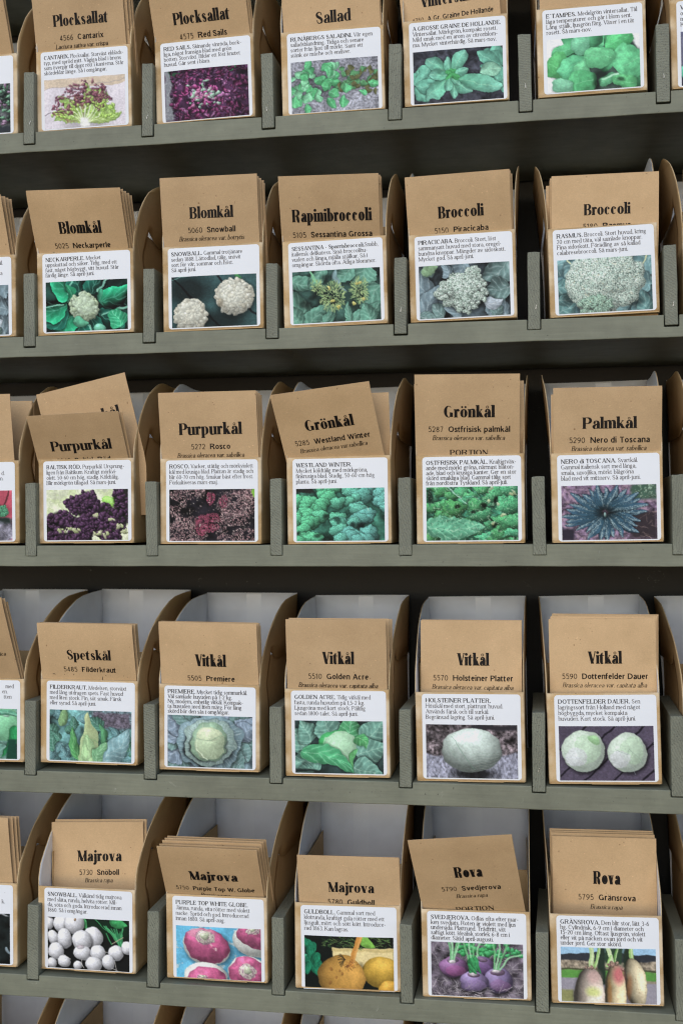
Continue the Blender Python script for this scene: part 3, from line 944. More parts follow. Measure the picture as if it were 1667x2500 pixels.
    def ell(s, cx, cy, rx, ry, rot=0):
        X = s.X - cx; Y = s.Y - cy
        return np.hypot((X * math.cos(rot) + Y * math.sin(rot)) / rx, (-X * math.sin(rot) + Y * math.cos(rot)) / ry)

    def floret(s, cx, cy, rx, ry, n, cell, ca, cb, gap):
        """broccoli: bulging clusters covered in little buds"""
        hm = np.full((PH, PW), -1.0); sh = np.zeros((PH, PW))
        for i in range(n):
            a = s.r.random() * 6.283; q = math.sqrt(s.r.random())
            x = cx + rx * q * math.cos(a) * .82; y = cy + ry * q * math.sin(a) * .82
            g = s.r.uniform(.22, .34) * min(rx, ry)
            d = np.hypot(s.X - x, s.Y - y) / g
            z = np.sqrt(np.clip(1 - d * d, 0, 1)) * g * .5 + .25 * (1 - q) * min(rx, ry) + .001
            up = (d < 1) & (z > hm)
            hm = np.where(up, z, hm)
            sh = np.where(up, .66 + .42 * np.clip(-(s.X - x) / g * .3 - (s.Y - y) / g * .5 + np.sqrt(np.clip(1 - d * d, 0, 1)) * .8, 0, 1), sh)
        m = (hm > 0).astype(float)
        ph_ = s.worley(cell)
        bud = np.clip(1.15 - ph_[0] * 1.5, 0, 1)
        t = ph_[1]
        c = s.col(ca) * (1 - t[..., None]) + s.col(cb) * t[..., None]
        cc = c * (sh * (.62 + .62 * bud))[..., None]
        cc = np.where((ph_[0] > .74)[..., None], s.col(gap) * sh[..., None], cc)
        s.shade(cx + 3, cy + 6, rx * 1.15, ry * 1.15, .5)
        s.mix(m, np.clip(cc, 0, 1))

    def worley(s, cell):
        gw, gh = int(PW / cell) + 3, int(PH / cell) + 3
        jx = s.r.random((gh, gw)); jy = s.r.random((gh, gw)); jc = s.r.random((gh, gw))
        ix = (s.X / cell).astype(int); iy = (s.Y / cell).astype(int)
        best = np.full((PH, PW), 9.0); bc = np.zeros((PH, PW))
        for dy in (-1, 0, 1):
            for dx in (-1, 0, 1):
                jx_ = np.clip(ix + dx, 0, gw - 1); jy_ = np.clip(iy + dy, 0, gh - 1)
                d = np.hypot((ix + dx + jx[jy_, jx_]) - s.X / cell, (iy + dy + jy[jy_, jx_]) - s.Y / cell)
                up = d < best
                best = np.where(up, d, best); bc = np.where(up, jc[jy_, jx_], bc)
        return best, bc

    def curly(s, cx, cy, rx, ry, cell, ca, cb, dk, wob=.12):
        """frilly kale mass"""
        w = s.win(cx - rx * 1.45, cx + rx * 1.45, cy - ry * 1.45, cy + ry * 1.45)
        if w is None:
            return
        X = (s.X[w] - cx) / rx; Y = (s.Y[w] - cy) / ry
        th = np.arctan2(Y, X); ph = s.r.random(3) * 6
        d = np.hypot(X, Y) * (1 + wob * (np.sin(4 * th + ph[0]) * .5 + np.sin(7 * th + ph[1]) * .4 + np.sin(13 * th + ph[2]) * .35))
        m = np.clip((1 - d) * min(rx, ry) / 2 + .5, 0, 1)
        s.im[w] *= (1 - .45 * np.clip((1.16 - d) / .2, 0, 1))[..., None]
        if not hasattr(s, 'wc_'):
            s.wc_ = [s.worley(cell) for _ in range(3)]
        wl, wc = s.wc_[int(s.r.integers(0, 3))]
        wl, wc = wl[w], wc[w]
        fr = np.clip(np.abs(np.sin(wl * 5.5 + wc * 4)), 0, 1)
        l = np.clip(.62 - X * .22 - Y * .38 + .25 * np.sqrt(np.clip(1 - d * d, 0, 1)), .2, 1.1)
        c = s.col(ca) * (1 - fr[..., None]) + s.col(cb) * fr[..., None]
        c = np.where((fr < .16)[..., None], s.col(dk), c)
        s.mix(m, np.clip(c * l[..., None], 0, 1), w)


def boards(p, ang, w, c1, gapc, gw=3.0, grain=.06):
    d = p.X * math.cos(ang) + p.Y * math.sin(ang); e = -p.X * math.sin(ang) + p.Y * math.cos(ang)
    k = np.floor(d / w); fr = d / w - k
    p.im[...] = p.col(c1)
    p.im *= (1 + .10 * np.sin(k * 12.9))[..., None]
    n = vnoise(p.r, PW, PH, 60, 40, 2)
    p.im *= (1 + grain * 3 * (np.sin(d * 2.1 + n * 5 + .02 * e) * .5 + (n - .5) * 2))[..., None]
    p.mix(np.clip(gw / 2 + .5 - np.minimum(fr, 1 - fr) * w, 0, 1), gapc)


WARP = {(5, 1): .35, (5, 2): .5, (5, 3): .5, (5, 4): .6, (5, 5): .45, (4, 4): .6, (4, 5): .45, (1, 6): .5, (2, 2): .7, (4, 2): 1.2, (3, 5): .6}


def paint(key):
    r, c = key
    p = Pic(r * 17 + c, (120, 120, 120))
    U, Rn = p.r.uniform, p.r.random
    if key == (1, 1):
        p.im[...] = p.col((212, 206, 216)); p.tex(5, .02)
        p.rect(0, 300, 0, 34, (206, 188, 166), 2); p.line([(0, 36), (300, 20)], 2, (168, 156, 156)); p.line([(0, 128), (28, 124)], 3, (92, 84, 96))
        p.shade(150, 172, 120, 26, .2)
        for i in range(46):
            a = U(-1.4, 1.4); l = U(80, 160) * (1 - .12 * abs(a)); x0, y0 = 152 + U(-8, 8), 168
            x1, y1 = x0 + l * 1.05 * math.sin(a), y0 - l * .92 * math.cos(a)
            red = U(0, 1) < .55 - .3 * abs(a)
            p.leaf(x0, y0, x1, y1, U(12, 20), (196, 222, 130), U(-.1, .1), (222, 232, 200), 5, .75, .22, 1.5, .12, c2=(124, 62, 78) if red else (150, 190, 96))
        for i in range(230):
            a = U(-1.15, .95); l = U(62, 158) * (1 - .1 * abs(a)); x, y = 152 + l * math.sin(a), 160 - l * .95 * math.cos(a)
            t = U(0, 1)
            p.ball(x, y, U(3, 8), U(3, 7), (150 - 56 * t, 84 - 40 * t, 100 - 30 * t), dark=.4, wob=.25, hi=.2, a=.75)
        for i in range(110):
            a = U(-1.35, 1.35); l = U(45, 120); p.ball(152 + l * 1.15 * math.sin(a), 162 - l * .7 * math.cos(a), U(3, 7), U(3, 6), (168, 214, 92), dark=.55, wob=.2, hi=.18, a=.8)
        for a in np.linspace(-1.0, 1.0, 9):
            p.line([(152, 178), (152 + 70 * math.sin(a), 168 - 62 * math.cos(a))], 5 - 3 * abs(a), (226, 232, 214), .75)
        p.rect(134, 168, 150, 180, (228, 230, 224), 8)
    elif key == (1, 2):
        p.im[...] = p.col((62, 34, 62)); p.tex(9, .25)
        p.rect(0, 26, 0, 180, (128, 132, 140), 8); p.straw(90, (190, 192, 198), (90, 92, 100), (0, 30, 20, 180), (6, 16))
        p.leaf(236, -8, 256, 34, 15, (52, 162, 104), 0, None, 0)
        p.rect(20, 60, 0, 18, (40, 78, 56), 6)
        for i in range(420):
            x, y = U(26, 300), U(-5, 185); t = U(0, 1); dd = math.hypot((x - 140) / 120, (y - 95) / 75)
            k = max(.35, 1.15 - .5 * dd)
            c0 = np.array((176, 62, 136)) * k if t < .6 else np.array((200, 120, 188)) * k if t < .8 else np.array((70, 36, 72))
            p.ball(x, y, U(4, 11), U(3, 8), tuple(c0), dark=.3, wob=.25, hi=.22 * k, rot=U(0, 3))
        for i in range(60):
            x, y = p.r.normal(140, 26), p.r.normal(98, 22)
            p.ball(x, y, U(4, 10), U(3, 7), (166, 214, 186) if Rn() < .6 else (206, 120, 170), dark=.45, wob=.2, hi=.15, a=.85)
        p.dots(p.ell(150, 95, 120, 80) < 1, 160, .6, 1.4, (226, 170, 214), (190, 120, 180), .7)
    elif key == (1, 3):
        p.im[...] = p.col((142, 144, 156)); p.tex(60, .14, octv=2); p.tex(6, .07)
        p.shade(90, 85, 110, 60, .35); p.shade(220, 80, 90, 55, .3)
        for i in range(46):
            x = U(150, 295); y = U(40, 115); a = U(0, 6.3)
            p.leaf(x, y, x + 26 * math.cos(a), y + 22 * math.sin(a), U(7, 11), (112, 116, 74) if Rn() < .45 else (98, 168, 112), U(-.2, .2), None, 0, .6, .2)
        for i in range(44):
            x, y = p.r.normal(82, 40), p.r.normal(84, 26); a = math.atan2(y - 84, x - 78) + U(-.5, .5); l = U(24, 44)
            p.leaf(x, y, x + l * math.cos(a), y + l * math.sin(a), U(11, 17), (92, 196, 128) if Rn() < .7 else (140, 224, 172), U(-.1, .1), (150, 222, 176), 0, .68, .05, 1.0)
        for (x, y, a, l) in ((56, 30, -1.4, 36), (60, 150, 1.7, 40), (184, 130, 1.6, 46), (190, 90, 1.5, 34), (126, 62, -1.4, 40), (268, 84, .4, 36), (232, 116, .6, 30), (130, 110, .6, 42), (16, 120, 1.6, 44), (12, 100, 3.4, 30)):
            p.leaf(x, y, x + l * math.cos(a), y + l * math.sin(a), 14, (100, 206, 138), U(-.1, .1), (160, 226, 184), 0, .7, .02, 1.1)
    elif key == (1, 4):
        p.im[...] = p.col((54, 56, 66)); p.tex(20, .2)
        for x, y in ((292, 70), (8, 118)):
            for i in range(9):
                a = U(1.2, 5.2) if x > 150 else U(-1.4, 1.6); l = U(60, 100)
                p.leaf(x, y, x + l * math.cos(a), y + l * math.sin(a), U(17, 26), (116, 198, 172), U(-.08, .08), (170, 224, 196), 0, .7, 0, .9 if x < 150 else 1.2)
        for a, l, w_ in ((-2.4, 120, 22), (-1.75, 80, 15), (-1.1, 120, 25), (2.35, 128, 27), (1.5, 96, 17), (1.85, 70, 13), (.85, 104, 24), (.35, 175, 30), (-2.95, 78, 22), (-.45, 60, 14), (1.05, 50, 10)):
            p.leaf(128, 92, 128 + l * math.cos(a), 92 + l * .82 * math.sin(a), w_, (104, 196, 156), U(-.06, .06), (176, 226, 190), 0, .68, .02, 1.35, .45, c2=(132, 210, 186))
        p.leaf(290, 78, 222, 88, 26, (150, 214, 184), .08, (196, 232, 208), 0, .75, 0, .8)
        for i in range(9):
            a = U(0, 6.3); p.leaf(130, 90, 130 + 26 * math.cos(a), 90 + 22 * math.sin(a), 7, (82, 190, 112), 0, None, 0, .7)
    elif key == (1, 5):
        p.im[...] = p.col((232, 234, 236)); p.tex(4, .01)
        m = np.clip((1.0 - p.ell(158, 92, 150, 110)) * 20, 0, 1); p.mix(m, (64, 86, 78))
        for i in range(16):
            x, y = U(40, 280), U(0, 180); a = U(0, 6.3)
            p.ball(x, y, U(24, 40), U(16, 26), (82, 178, 120), dark=.55, rot=a, wob=.05)
        for x, y, rx, ry, ro, cc in ((60, 40, 50, 26, -.4, (98, 200, 136)), (30, 90, 34, 44, .3, (88, 186, 112)), (110, 20, 34, 40, .2, (120, 206, 160)), (232, 22, 46, 36, -.3, (92, 206, 128)), (268, 96, 52, 62, -.5, (102, 204, 142)), (80, 96, 50, 30, -.5, (96, 196, 140)), (118, 108, 26, 30, .2, (110, 206, 146)), (170, 72, 56, 34, .1, (106, 204, 142)), (110, 152, 52, 40, -.3, (88, 188, 124)), (46, 158, 34, 26, .3, (130, 208, 168)), (196, 150, 30, 20, -.5, (96, 180, 130)), (250, 158, 40, 26, .2, (94, 190, 124))):
            p.shade(x + 3, y + 5, rx * 1.1, ry * 1.15, .35, .3)
            p.ball(x, y, rx, ry, cc, dark=.78, rot=ro, hi=.04, wob=.05, tex=.09)
            p.line([(x - rx * .8 * math.cos(ro), y - rx * .8 * math.sin(ro)), (x + rx * .8 * math.cos(ro), y + rx * .8 * math.sin(ro))], 1.2, (166, 228, 186), .5)
        p.shade(176, 128, 34, 22, .55); p.shade(160, 160, 18, 30, .6); p.shade(240, 150, 20, 10, .5)
        p.line([(180, 150), (226, 132)], 8, (176, 230, 196), .9)
    elif key == (2, 1):
        p.im[...] = p.col((22, 50, 44)); p.tex(5, .3)
        for i in range(11):
            a = i / 11 * 6.283 + U(-.25, .25); x, y = 142 + 60 * math.cos(a), 92 + 40 * math.sin(a)
            p.leaf(x, y, 142 + 190 * math.cos(a), 92 + 140 * math.sin(a), U(34, 54), (20, 92, 76) if Rn() < .55 else (34, 168, 118), U(-.2, .2), (120, 206, 180), 3, .22, .03, .7, .6, vw=1.6, tw=1.0)
        for x0, y0, x1, y1 in ((0, 94, 66, 84), (300, 100, 212, 126), (100, 0, 84, 50), (230, 0, 190, 40), (170, 180, 160, 160)):
            p.line([(x0, y0), (x1, y1)], 6, (140, 216, 190), .8)
        p.leaf(78, 10, 84, 84, 16, (40, 168, 116), -.25, (176, 232, 208), 0, .5); p.leaf(206, 30, 216, 90, 10, (64, 170, 130), .2, None, 0)
        p.leaf(272, 170, 240, 110, 36, (52, 184, 130), .1, (190, 238, 214), 5, .7); p.ball(200, 170, 24, 16, (120, 214, 180), dark=.6)
        p.shade(146, 100, 76, 72, .6, .4)
        p.cluster(144, 96, 48, 48, 240, 5, 10, (210, 232, 204), (186, 210, 168), .66, .08, False)
        p.ball(142, 90, 38, 36, (204, 226, 200), dark=.86, tex=.10, tn=16, hi=.05, a=.5)
        p.leaf(106, 140, 160, 152, 16, (96, 190, 150), .1, None, 0)
    elif key == (2, 2):
        boards(p, -.75, 120, (52, 84, 86), (20, 28, 34), 7, .04); p.shade(60, 50, 110, 70, .6); p.shade(180, 165, 110, 50, .55)
        p.line([(0, 10), (60, 2)], 2, (120, 170, 160)); p.leaf(225, -4, 250, 12, 8, (70, 160, 90), 0, None, 0)
        for cx, cy, rx, ry in ((68, 138, 62, 58), (222, 76, 70, 66)):
            p.shade(cx + 4, cy + 8, rx * 1.2, ry * 1.2, .55, .3)
            p.cluster(cx, cy, rx * .92, ry * .94, 420, 5, 9.5, (232, 234, 220), (214, 210, 190), .74, .08, False, tex=.08, hi=.04)
            p.ball(cx - 6, cy - 8, rx * .7, ry * .7, (226, 230, 216), dark=.85, a=.30, hi=.03, tn=14, tex=.10)
        p.ball(176, 100, 12, 18, (150, 130, 96), dark=.5, a=.35)
        for i in range(16):
            p.line([(x := U(30, 280), y := U(40, 160)), (x + U(-4, 4), y + U(-3, 3))], 1, (150, 130, 96), .4)
    elif key == (2, 3):
        p.im[...] = p.col((40, 66, 60)); p.tex(6, .3)
        for x0, y0, x1, y1, w_ in ((60, 180, -20, 60, 50), (-10, 30, 90, 50, 30), (110, -10, 60, 60, 24), (250, -10, 230, 80, 44), (300, 60, 230, 150, 40), (40, 190, 120, 120, 36), (180, 190, 300, 120, 30), (130, 185, 120, 110, 16), (200, 185, 190, 110, 12), (20, 190, -20, 120, 30), (210, -5, 140, 40, 26), (270, 190, 240, 120, 30), (100, 186, 140, 130, 14)):
            p.leaf(x0, y0, x1, y1, w_, (106, 168, 146), U(-.12, .12), (170, 206, 190), 5, .55, .06, .7, .45)
        p.leaf(150, 0, 192, 86, 8, (138, 176, 180), .15, None, 0); p.line([(60, 0), (90, 50)], 7, (126, 196, 150))
        p.shade(120, 30, 30, 20, .5); p.shade(40, 112, 30, 20, .5)
        for cx, cy, rx, ry, n in ((138, 92, 44, 48, 330), (86, 60, 18, 22, 90), (228, 76, 28, 40, 210)):
            p.shade(cx, cy + 6, rx * 1.1, ry * 1.1, .5)
            for i in range(n):
                a = U(0, 6.3); q = math.sqrt(Rn()); x, y = cx + rx * q * math.cos(a), cy + ry * q * math.sin(a); l = U(3, 7) * (.4 + q)
                t = Rn(); cc = np.array((186, 206, 140)) * (1 - t) + np.array((116, 156, 104)) * t
                p.line([(x, y), (x + l * math.cos(a), y + l * math.sin(a))], U(1.6, 2.8), tuple(cc), .95)
            p.dots(p.ell(cx, cy, rx, ry) < 1, n // 4, .6, 1.2, (52, 84, 60), (210, 222, 160), .6)
        for x, y in ((126, 58), (136, 106), (228, 50), (240, 104), (208, 120), (160, 130)):
            p.cluster(x, y, 5, 5, 8, 2.5, 4.5, (224, 220, 140), (214, 208, 100), .75)
    elif key in ((2, 4), (2, 0)):
        p.im[...] = p.col((52, 62, 68)); p.tex(6, .3)
        for x0, y0, x1, y1, w_ in ((60, 120, -10, 20, 40), (10, 180, 70, 60, 30), (300, -10, 215, 60, 50), (300, 90, 220, 100, 42), (290, 180, 225, 120, 40), (80, 180, 40, 140, 26), (150, -10, 130, 40, 34), (100, 40, 80, 0, 20), (10, 30, 50, -5, 20), (140, 185, 80, 150, 18), (240, 185, 260, 140, 24), (0, 170, 60, 180, 20)):
            p.leaf(x0, y0, x1, y1, w_, (132, 158, 170) if Rn() < .7 else (116, 150, 148), U(-.15, .15), (192, 206, 208), 4, .55, .05, .75, .5)
        p.leaf(10, 24, 66, 6, 14, (140, 178, 136), 0, None, 0, .7, .2); p.leaf(215, 132, 280, 126, 22, (178, 192, 204), .15, (214, 220, 222), 3, .75)
        if key == (2, 4):
            for cx, cy, rx, ry, n in ((110, 38, 18, 20, 9), (176, 56, 50, 46, 40), (140, 96, 84, 62, 90), (82, 92, 34, 30, 24), (150, 140, 46, 30, 28), (200, 100, 30, 40, 20)):
                p.floret(cx, cy, rx, ry, n, 4.4, (200, 214, 206), (160, 184, 170), (70, 92, 82))
    elif key == (2, 5):
        p.im[...] = p.col((70, 100, 106)); p.tex(6, .25)
        for x0, y0, x1, y1, w_ in ((-10, 10, 60, 50, 36), (60, 0, 20, 60, 26), (-10, 90, 60, 100, 30), (0, 180, 60, 140, 34), (300, 10, 240, 60, 44), (300, 100, 250, 90, 40), (300, 150, 230, 160, 34), (180, 186, 230, 150, 28), (0, 130, 70, 120, 18), (290, 185, 270, 120, 26)):
            p.leaf(x0, y0, x1, y1, w_, (128, 176, 182) if Rn() < .6 else (110, 160, 160), U(-.15, .15), (196, 216, 206), 4, .6, .03, .75, .5)
        p.line([(30, 0), (62, 40)], 5, (206, 214, 174)); p.line([(290, 0), (256, 40)], 4, (206, 210, 160))
        p.shade(40, 124, 40, 26, .5); p.shade(240, 150, 40, 26, .5)
        p.floret(152, 76, 128, 98, 170, 3.9, (204, 216, 204), (166, 192, 180), (78, 104, 98))
        p.floret(120, 160, 60, 36, 40, 3.7, (164, 192, 172), (130, 166, 148), (60, 84, 74))
        p.dots(p.ell(152, 76, 112, 84) < 1, 120, .8, 1.5, (196, 180, 132), (206, 186, 140), .6)
    elif key == (3, 1):
        p.im[...] = p.col((214, 222, 190)); p.tex(9, .06); p.tex(14, .5, (190, 208, 146), .5)
        p.ball(240, 44, 34, 22, (150, 214, 96), dark=.75, wob=.15); p.tex(30, .35, (236, 236, 216), 1.0)
        for cx, cy, rx, ry, n in ((282, 30, 34, 56, 60), (276, 90, 30, 60, 50), (216, 92, 48, 44, 90), (148, 40, 46, 38, 110), (104, 44, 30, 24, 50), (140, 74, 58, 26, 90), (52, 112, 52, 42, 120), (20, 140, 40, 50, 60), (96, 120, 30, 26, 40), (150, 130, 40, 44, 110), (214, 132, 56, 44, 120), (80, 172, 80, 20, 90), (240, 170, 40, 20, 50)):
            p.shade(cx, cy, rx, ry, .85, .25)
            p.cluster(cx, cy, rx, ry, n, 4, 9, (96, 58, 98), (62, 34, 66), .3, .15, False, hi=.10)
        for x, y, g in ((54, 146, 16), (84, 138, 12), (110, 144, 12), (190, 158, 12), (216, 164, 12), (184, 92, 8), (240, 112, 12), (268, 134, 12), (290, 150, 10)):
            p.cluster(x, y, g, g * .6, 9, 3, 6, (214, 216, 180), (190, 204, 140), .7, .3)
        p.dots(p.ell(150, 110, 140, 80) < 1, 60, .8, 1.8, (150, 104, 150), (190, 90, 120), .5)
    elif key == (3, 2):
        p.im[...] = p.col((22, 20, 26)); p.tex(8, .3)
        def frill(cx, cy, rx, ry, n, ca, cb):
            for i in range(n):
                a = U(0, 6.3); q = math.sqrt(Rn()); x, y = cx + rx * q * math.cos(a), cy + ry * q * math.sin(a); t = Rn(); b = U(0, 3.1); l = U(1.5, 4.5)
                cc = (np.array(ca) * (1 - t) + np.array(cb) * t) * U(.45, 1.15)
                p.line([(x, y), (x + l * math.cos(b), y + l * math.sin(b))], U(1.2, 2.6), tuple(np.clip(cc, 0, 255)), .95)
        for cx, cy, rx, ry, n in ((230, 50, 60, 50, 520), (280, 50, 26, 50, 180), (270, 20, 40, 22, 170), (60, 16, 60, 22, 230), (110, 12, 20, 14, 60), (48, 46, 12, 12, 40), (22, 76, 22, 24, 90), (60, 116, 44, 24, 250), (26, 150, 34, 40, 260), (100, 150, 40, 36, 230), (230, 100, 50, 30, 300), (180, 130, 30, 40, 150), (270, 160, 44, 26, 190), (60, 176, 60, 10, 130), (200, 170, 30, 16, 80)):
            frill(cx, cy, rx, ry, n, (226, 198, 194), (160, 112, 120))
        for cx, cy, rx, ry, n in ((118, 122, 24, 36, 330), (150, 100, 34, 16, 200), (146, 30, 14, 24, 150), (196, 44, 16, 24, 110), (150, 134, 26, 16, 110)):
            frill(cx, cy, rx, ry, n, (196, 96, 128), (150, 60, 84))
        frill(150, 90, 150, 90, 150, (220, 210, 200), (110, 90, 90)); p.rect(292, 300, 2, 32, (130, 196, 66), 3)
    elif key == (3, 3):
        p.im[...] = p.col((46, 96, 80)); p.tex(8, .3); p.rect(0, 60, 0, 14, (30, 34, 30), 5); p.ball(120, 4, 7, 6, (214, 184, 84))
        q = [(U(-10, 310), U(-4, 184), U(20, 36)) for i in range(74)]
        for x, y, g in sorted(q, key=lambda t: t[1]):
            if y < 20 and x < 60:
                continue
            b = min(1, max(0, (x - 90) / 130 + (y - 90) / 260 + U(-.2, .2)))
            ca = np.array((88, 186, 136)) * (1 - b) + np.array((96, 168, 158)) * b
            p.curly(x, y, g, g * .74, 3.4, tuple(ca * .72), tuple(np.minimum(ca * 1.28, 255)), (30, 74, 62))
        for x, y in ((70, 164), (100, 96), (140, 108), (196, 128), (224, 128), (8, 150)):
            p.shade(x, y, 16, 12, .6)
        p.line([(242, 64), (244, 78)], 2, (190, 214, 190), .7)
    elif key == (3, 4):
        p.im[...] = p.col((52, 120, 92)); p.tex(10, .22)
        for i in range(52):
            x, y = U(0, 300), U(0, 180); g = U(16, 34); b = Rn()
            ca = np.array((82, 176, 130)) * (1 - b) + np.array((78, 160, 92)) * b
            p.curly(x, y, g * 1.2, g * .8, 3.0, tuple(ca * .75), tuple(np.minimum(ca * 1.3, 255)), (28, 80, 60), .2)
        for x, y, rx, ry in ((100, 62, 16, 10), (158, 84, 14, 10), (14, 30, 20, 36), (232, 44, 12, 18), (190, 60, 16, 12), (96, 162, 14, 12), (222, 132, 20, 12)):
            p.shade(x, y, rx, ry, .8)
        p.leaf(-6, 130, 190, 132, 42, (104, 190, 150), .06, (190, 228, 200), 6, .72, .10, .75, .3, vw=1.6)
        p.line([(78, 0), (112, 36), (136, 56)], 3, (166, 214, 196), .85); p.tex(70, .5, (190, 226, 190), 1.25, octv=2); p.tex(50, .5, (36, 92, 70), 1.15, octv=2)
        for x, y in ((206, 46), (252, 96), (216, 124), (240, 56), (292, 20), (280, 28), (212, 6)):
            p.cluster(x, y, 6, 5, 6, 2, 4.5, (206, 220, 150), (180, 214, 180), .8)
    elif key == (3, 5):
        p.im[...] = p.col((116, 96, 120)); p.tex(30, .22, octv=3); p.tex(20, .5, (176, 148, 160), .6)
        p.rect(220, 300, 90, 180, (48, 40, 46), 14); p.straw(26, (176, 150, 140), (110, 90, 90), (230, 290, 90, 175), (8, 26)); p.rect(220, 300, 0, 50, (62, 94, 78), 12)
        p.cluster(266, 24, 36, 24, 60, 2, 4, (176, 206, 182), (84, 120, 96), .5); p.rect(0, 40, 140, 180, (40, 36, 50), 12)
        for i in range(30):
            a = i / 30 * 6.283 + U(-.1, .1); l = U(96, 132) * (1 + .12 * abs(math.cos(a))); w_ = U(10, 15)
            x0, y0 = 140 + 14 * math.cos(a), 92 + 10 * math.sin(a); x1, y1 = 140 + l * math.cos(a), 92 + l * .80 * math.sin(a)
            p.leaf(x0, y0, x1, y1, w_, (40, 76, 92), U(-.06, .06), (168, 190, 196), 0, .55, .08, .8, .6, c2=(64, 104, 134))
            ux, uy = (x1 - x0) / l, (y1 - y0) / l
            for j in range(120):
                t = U(.12, .97); q = U(-1, 1) * w_ * .85 * math.sin(math.pi * t ** .8); x, y = x0 + ux * l * t - uy * q, y0 + uy * l * t + ux * q
                b = U(.6, 1.15)
                p.line([(x, y), (x + U(-2, 2), y + U(-2, 2))], U(.9, 1.7), (164 * b, 188 * b, 194 * b), .75)
            p.line([(x0, y0), (x0 + (x1 - x0) * .85, y0 + (y1 - y0) * .85)], 1.3, (166, 192, 194), .7)
        p.shade(140, 92, 40, 30, .6); p.ball(140, 100, 5, 9, (128, 164, 160), dark=.5)
    elif key == (4, 1):
        p.im[...] = p.col((92, 140, 140)); p.tex(6, .25); p.rect(160, 300, 0, 60, (96, 90, 104), 16); p.tex(60, .16, octv=2, region=(p.X > 150) * (p.Y < 70) * 1.0)
        for i in range(40):
            x, y = U(-10, 130), U(-10, 190)
            if Rn() < .45: x = U(180, 300); y = U(60, 190)
            a = U(0, 6.3); l = U(36, 64)
            p.leaf(x, y, x + l * math.cos(a), y + l * math.sin(a), U(14, 26), (108, 162, 168) if Rn() < .5 else (86, 150, 128), U(-.2, .2), (172, 206, 200), 5, .55, .08, .7, .4)
        p.leaf(40, 60, 60, -10, 18, (142, 190, 130), 0, None, 0); p.leaf(120, 180, 84, 60, 18, (92, 178, 104), -.1, (160, 214, 150), 5)
        p.leaf(200, 120, 186, 40, 16, (96, 176, 120), .1, None, 4); p.leaf(190, 180, 290, 60, 40, (134, 178, 186), .1, (200, 220, 214), 6, .72, .06)
        p.shade(150, 130, 60, 70, .5)
        for i in range(60):
            y = 196 - i * 3.1; rr_ = 40 * max(0.02, (y - 6) / 150) ** .72
            p.ball(147 + 3 * math.sin(i * .2), y, min(rr_, 42), 12, (176 + i * .4, 214, 156), dark=.80, lx=-.5, ly=-.1, hi=.02, tex=.02)
        p.leaf(138, 200, 140, 84, 30, (166, 208, 150), .04, (206, 228, 184), 3, .82, 0, .7, .12)
        p.line([(116, 86), (146, 96), (176, 112)], 2, (112, 166, 110), .7); p.leaf(170, 186, 214, 112, 26, (126, 190, 138), -.1, (196, 224, 190), 6, .75)
    elif key == (4, 2):
        p.im[...] = p.col((104, 128, 138)); p.tex(6, .2)
        for i in range(20):
            a = i / 20 * 6.283 + U(-.2, .2); x, y = 150 + 100 * math.cos(a), 90 + 70 * math.sin(a); l = U(60, 100)
            p.leaf(x, y, x + l * math.cos(a), y + l * math.sin(a), U(30, 46), (140, 162, 184) if Rn() < .6 else (118, 158, 156), U(-.1, .1), (198, 208, 220), 6, .6, .05, .7, .5)
        for rx, ry, cc in ((116, 96, (134, 166, 178)), (92, 82, (150, 178, 172))):
            p.shade(150, 96, rx * 1.12, ry * 1.1, .6, .15)
            p.ball(150, 92, rx, ry, cc, dark=.75, wob=.06, tex=.08, tn=12)
            for i in range(90):
                a = i / 90 * 6.283 + U(-.04, .04); p.line([(150 + rx * U(.74, .82) * math.cos(a), 92 + ry * .78 * math.sin(a)), (150 + rx * .98 * math.cos(a + .05), 92 + ry * .98 * math.sin(a + .05))], U(.8, 1.8), (204, 220, 222) if i % 2 else (92, 122, 126), .45)
            p.shade(146, 97, rx * .80, ry * .86, .8, .14)
        p.ball(148, 92, 66, 70, (150, 186, 156), dark=.66, wob=.03, tex=.08)
        p.ball(152, 96, 54, 60, (190, 212, 174), dark=.74, tex=.06); p.ball(150, 62, 44, 26, (206, 220, 182), dark=.85, a=.8); p.line([(104, 80), (150, 84), (204, 64)], 2.2, (128, 164, 132), .8); p.line([(104, 80), (106, 120), (140, 158)], 2.5, (214, 228, 200), .8)
        p.line([(128, 34), (142, 78)], 1.4, (216, 228, 200), .7); p.line([(150, 150), (170, 110)], 1.2, (216, 228, 200), .5)
    elif key in ((4, 3), (4, 0)):
        p.im[...] = p.col((40, 58, 58)); p.tex(6, .2)
        cc = ((116, 172, 156), (84, 176, 116), (92, 188, 124))
        for x0, y0, x1, y1, w_, q in ((40, 100, -20, 20, 44, 0), (60, 70, 20, 0, 40, 0), (130, 60, 90, -20, 50, 0), (180, 80, 190, -20, 44, 1), (230, 70, 310, 0, 46, 0), (210, 120, 310, 90, 50, 0), (200, 160, 300, 190, 44, 0), (90, 130, -20, 150, 44, 0), (60, 160, 10, 186, 30, 0)):
            p.leaf(x0, y0, x1, y1, w_, cc[q], U(-.05, .05), (190, 226, 204), 6, .6, .02, .62, .5, vw=1.4)
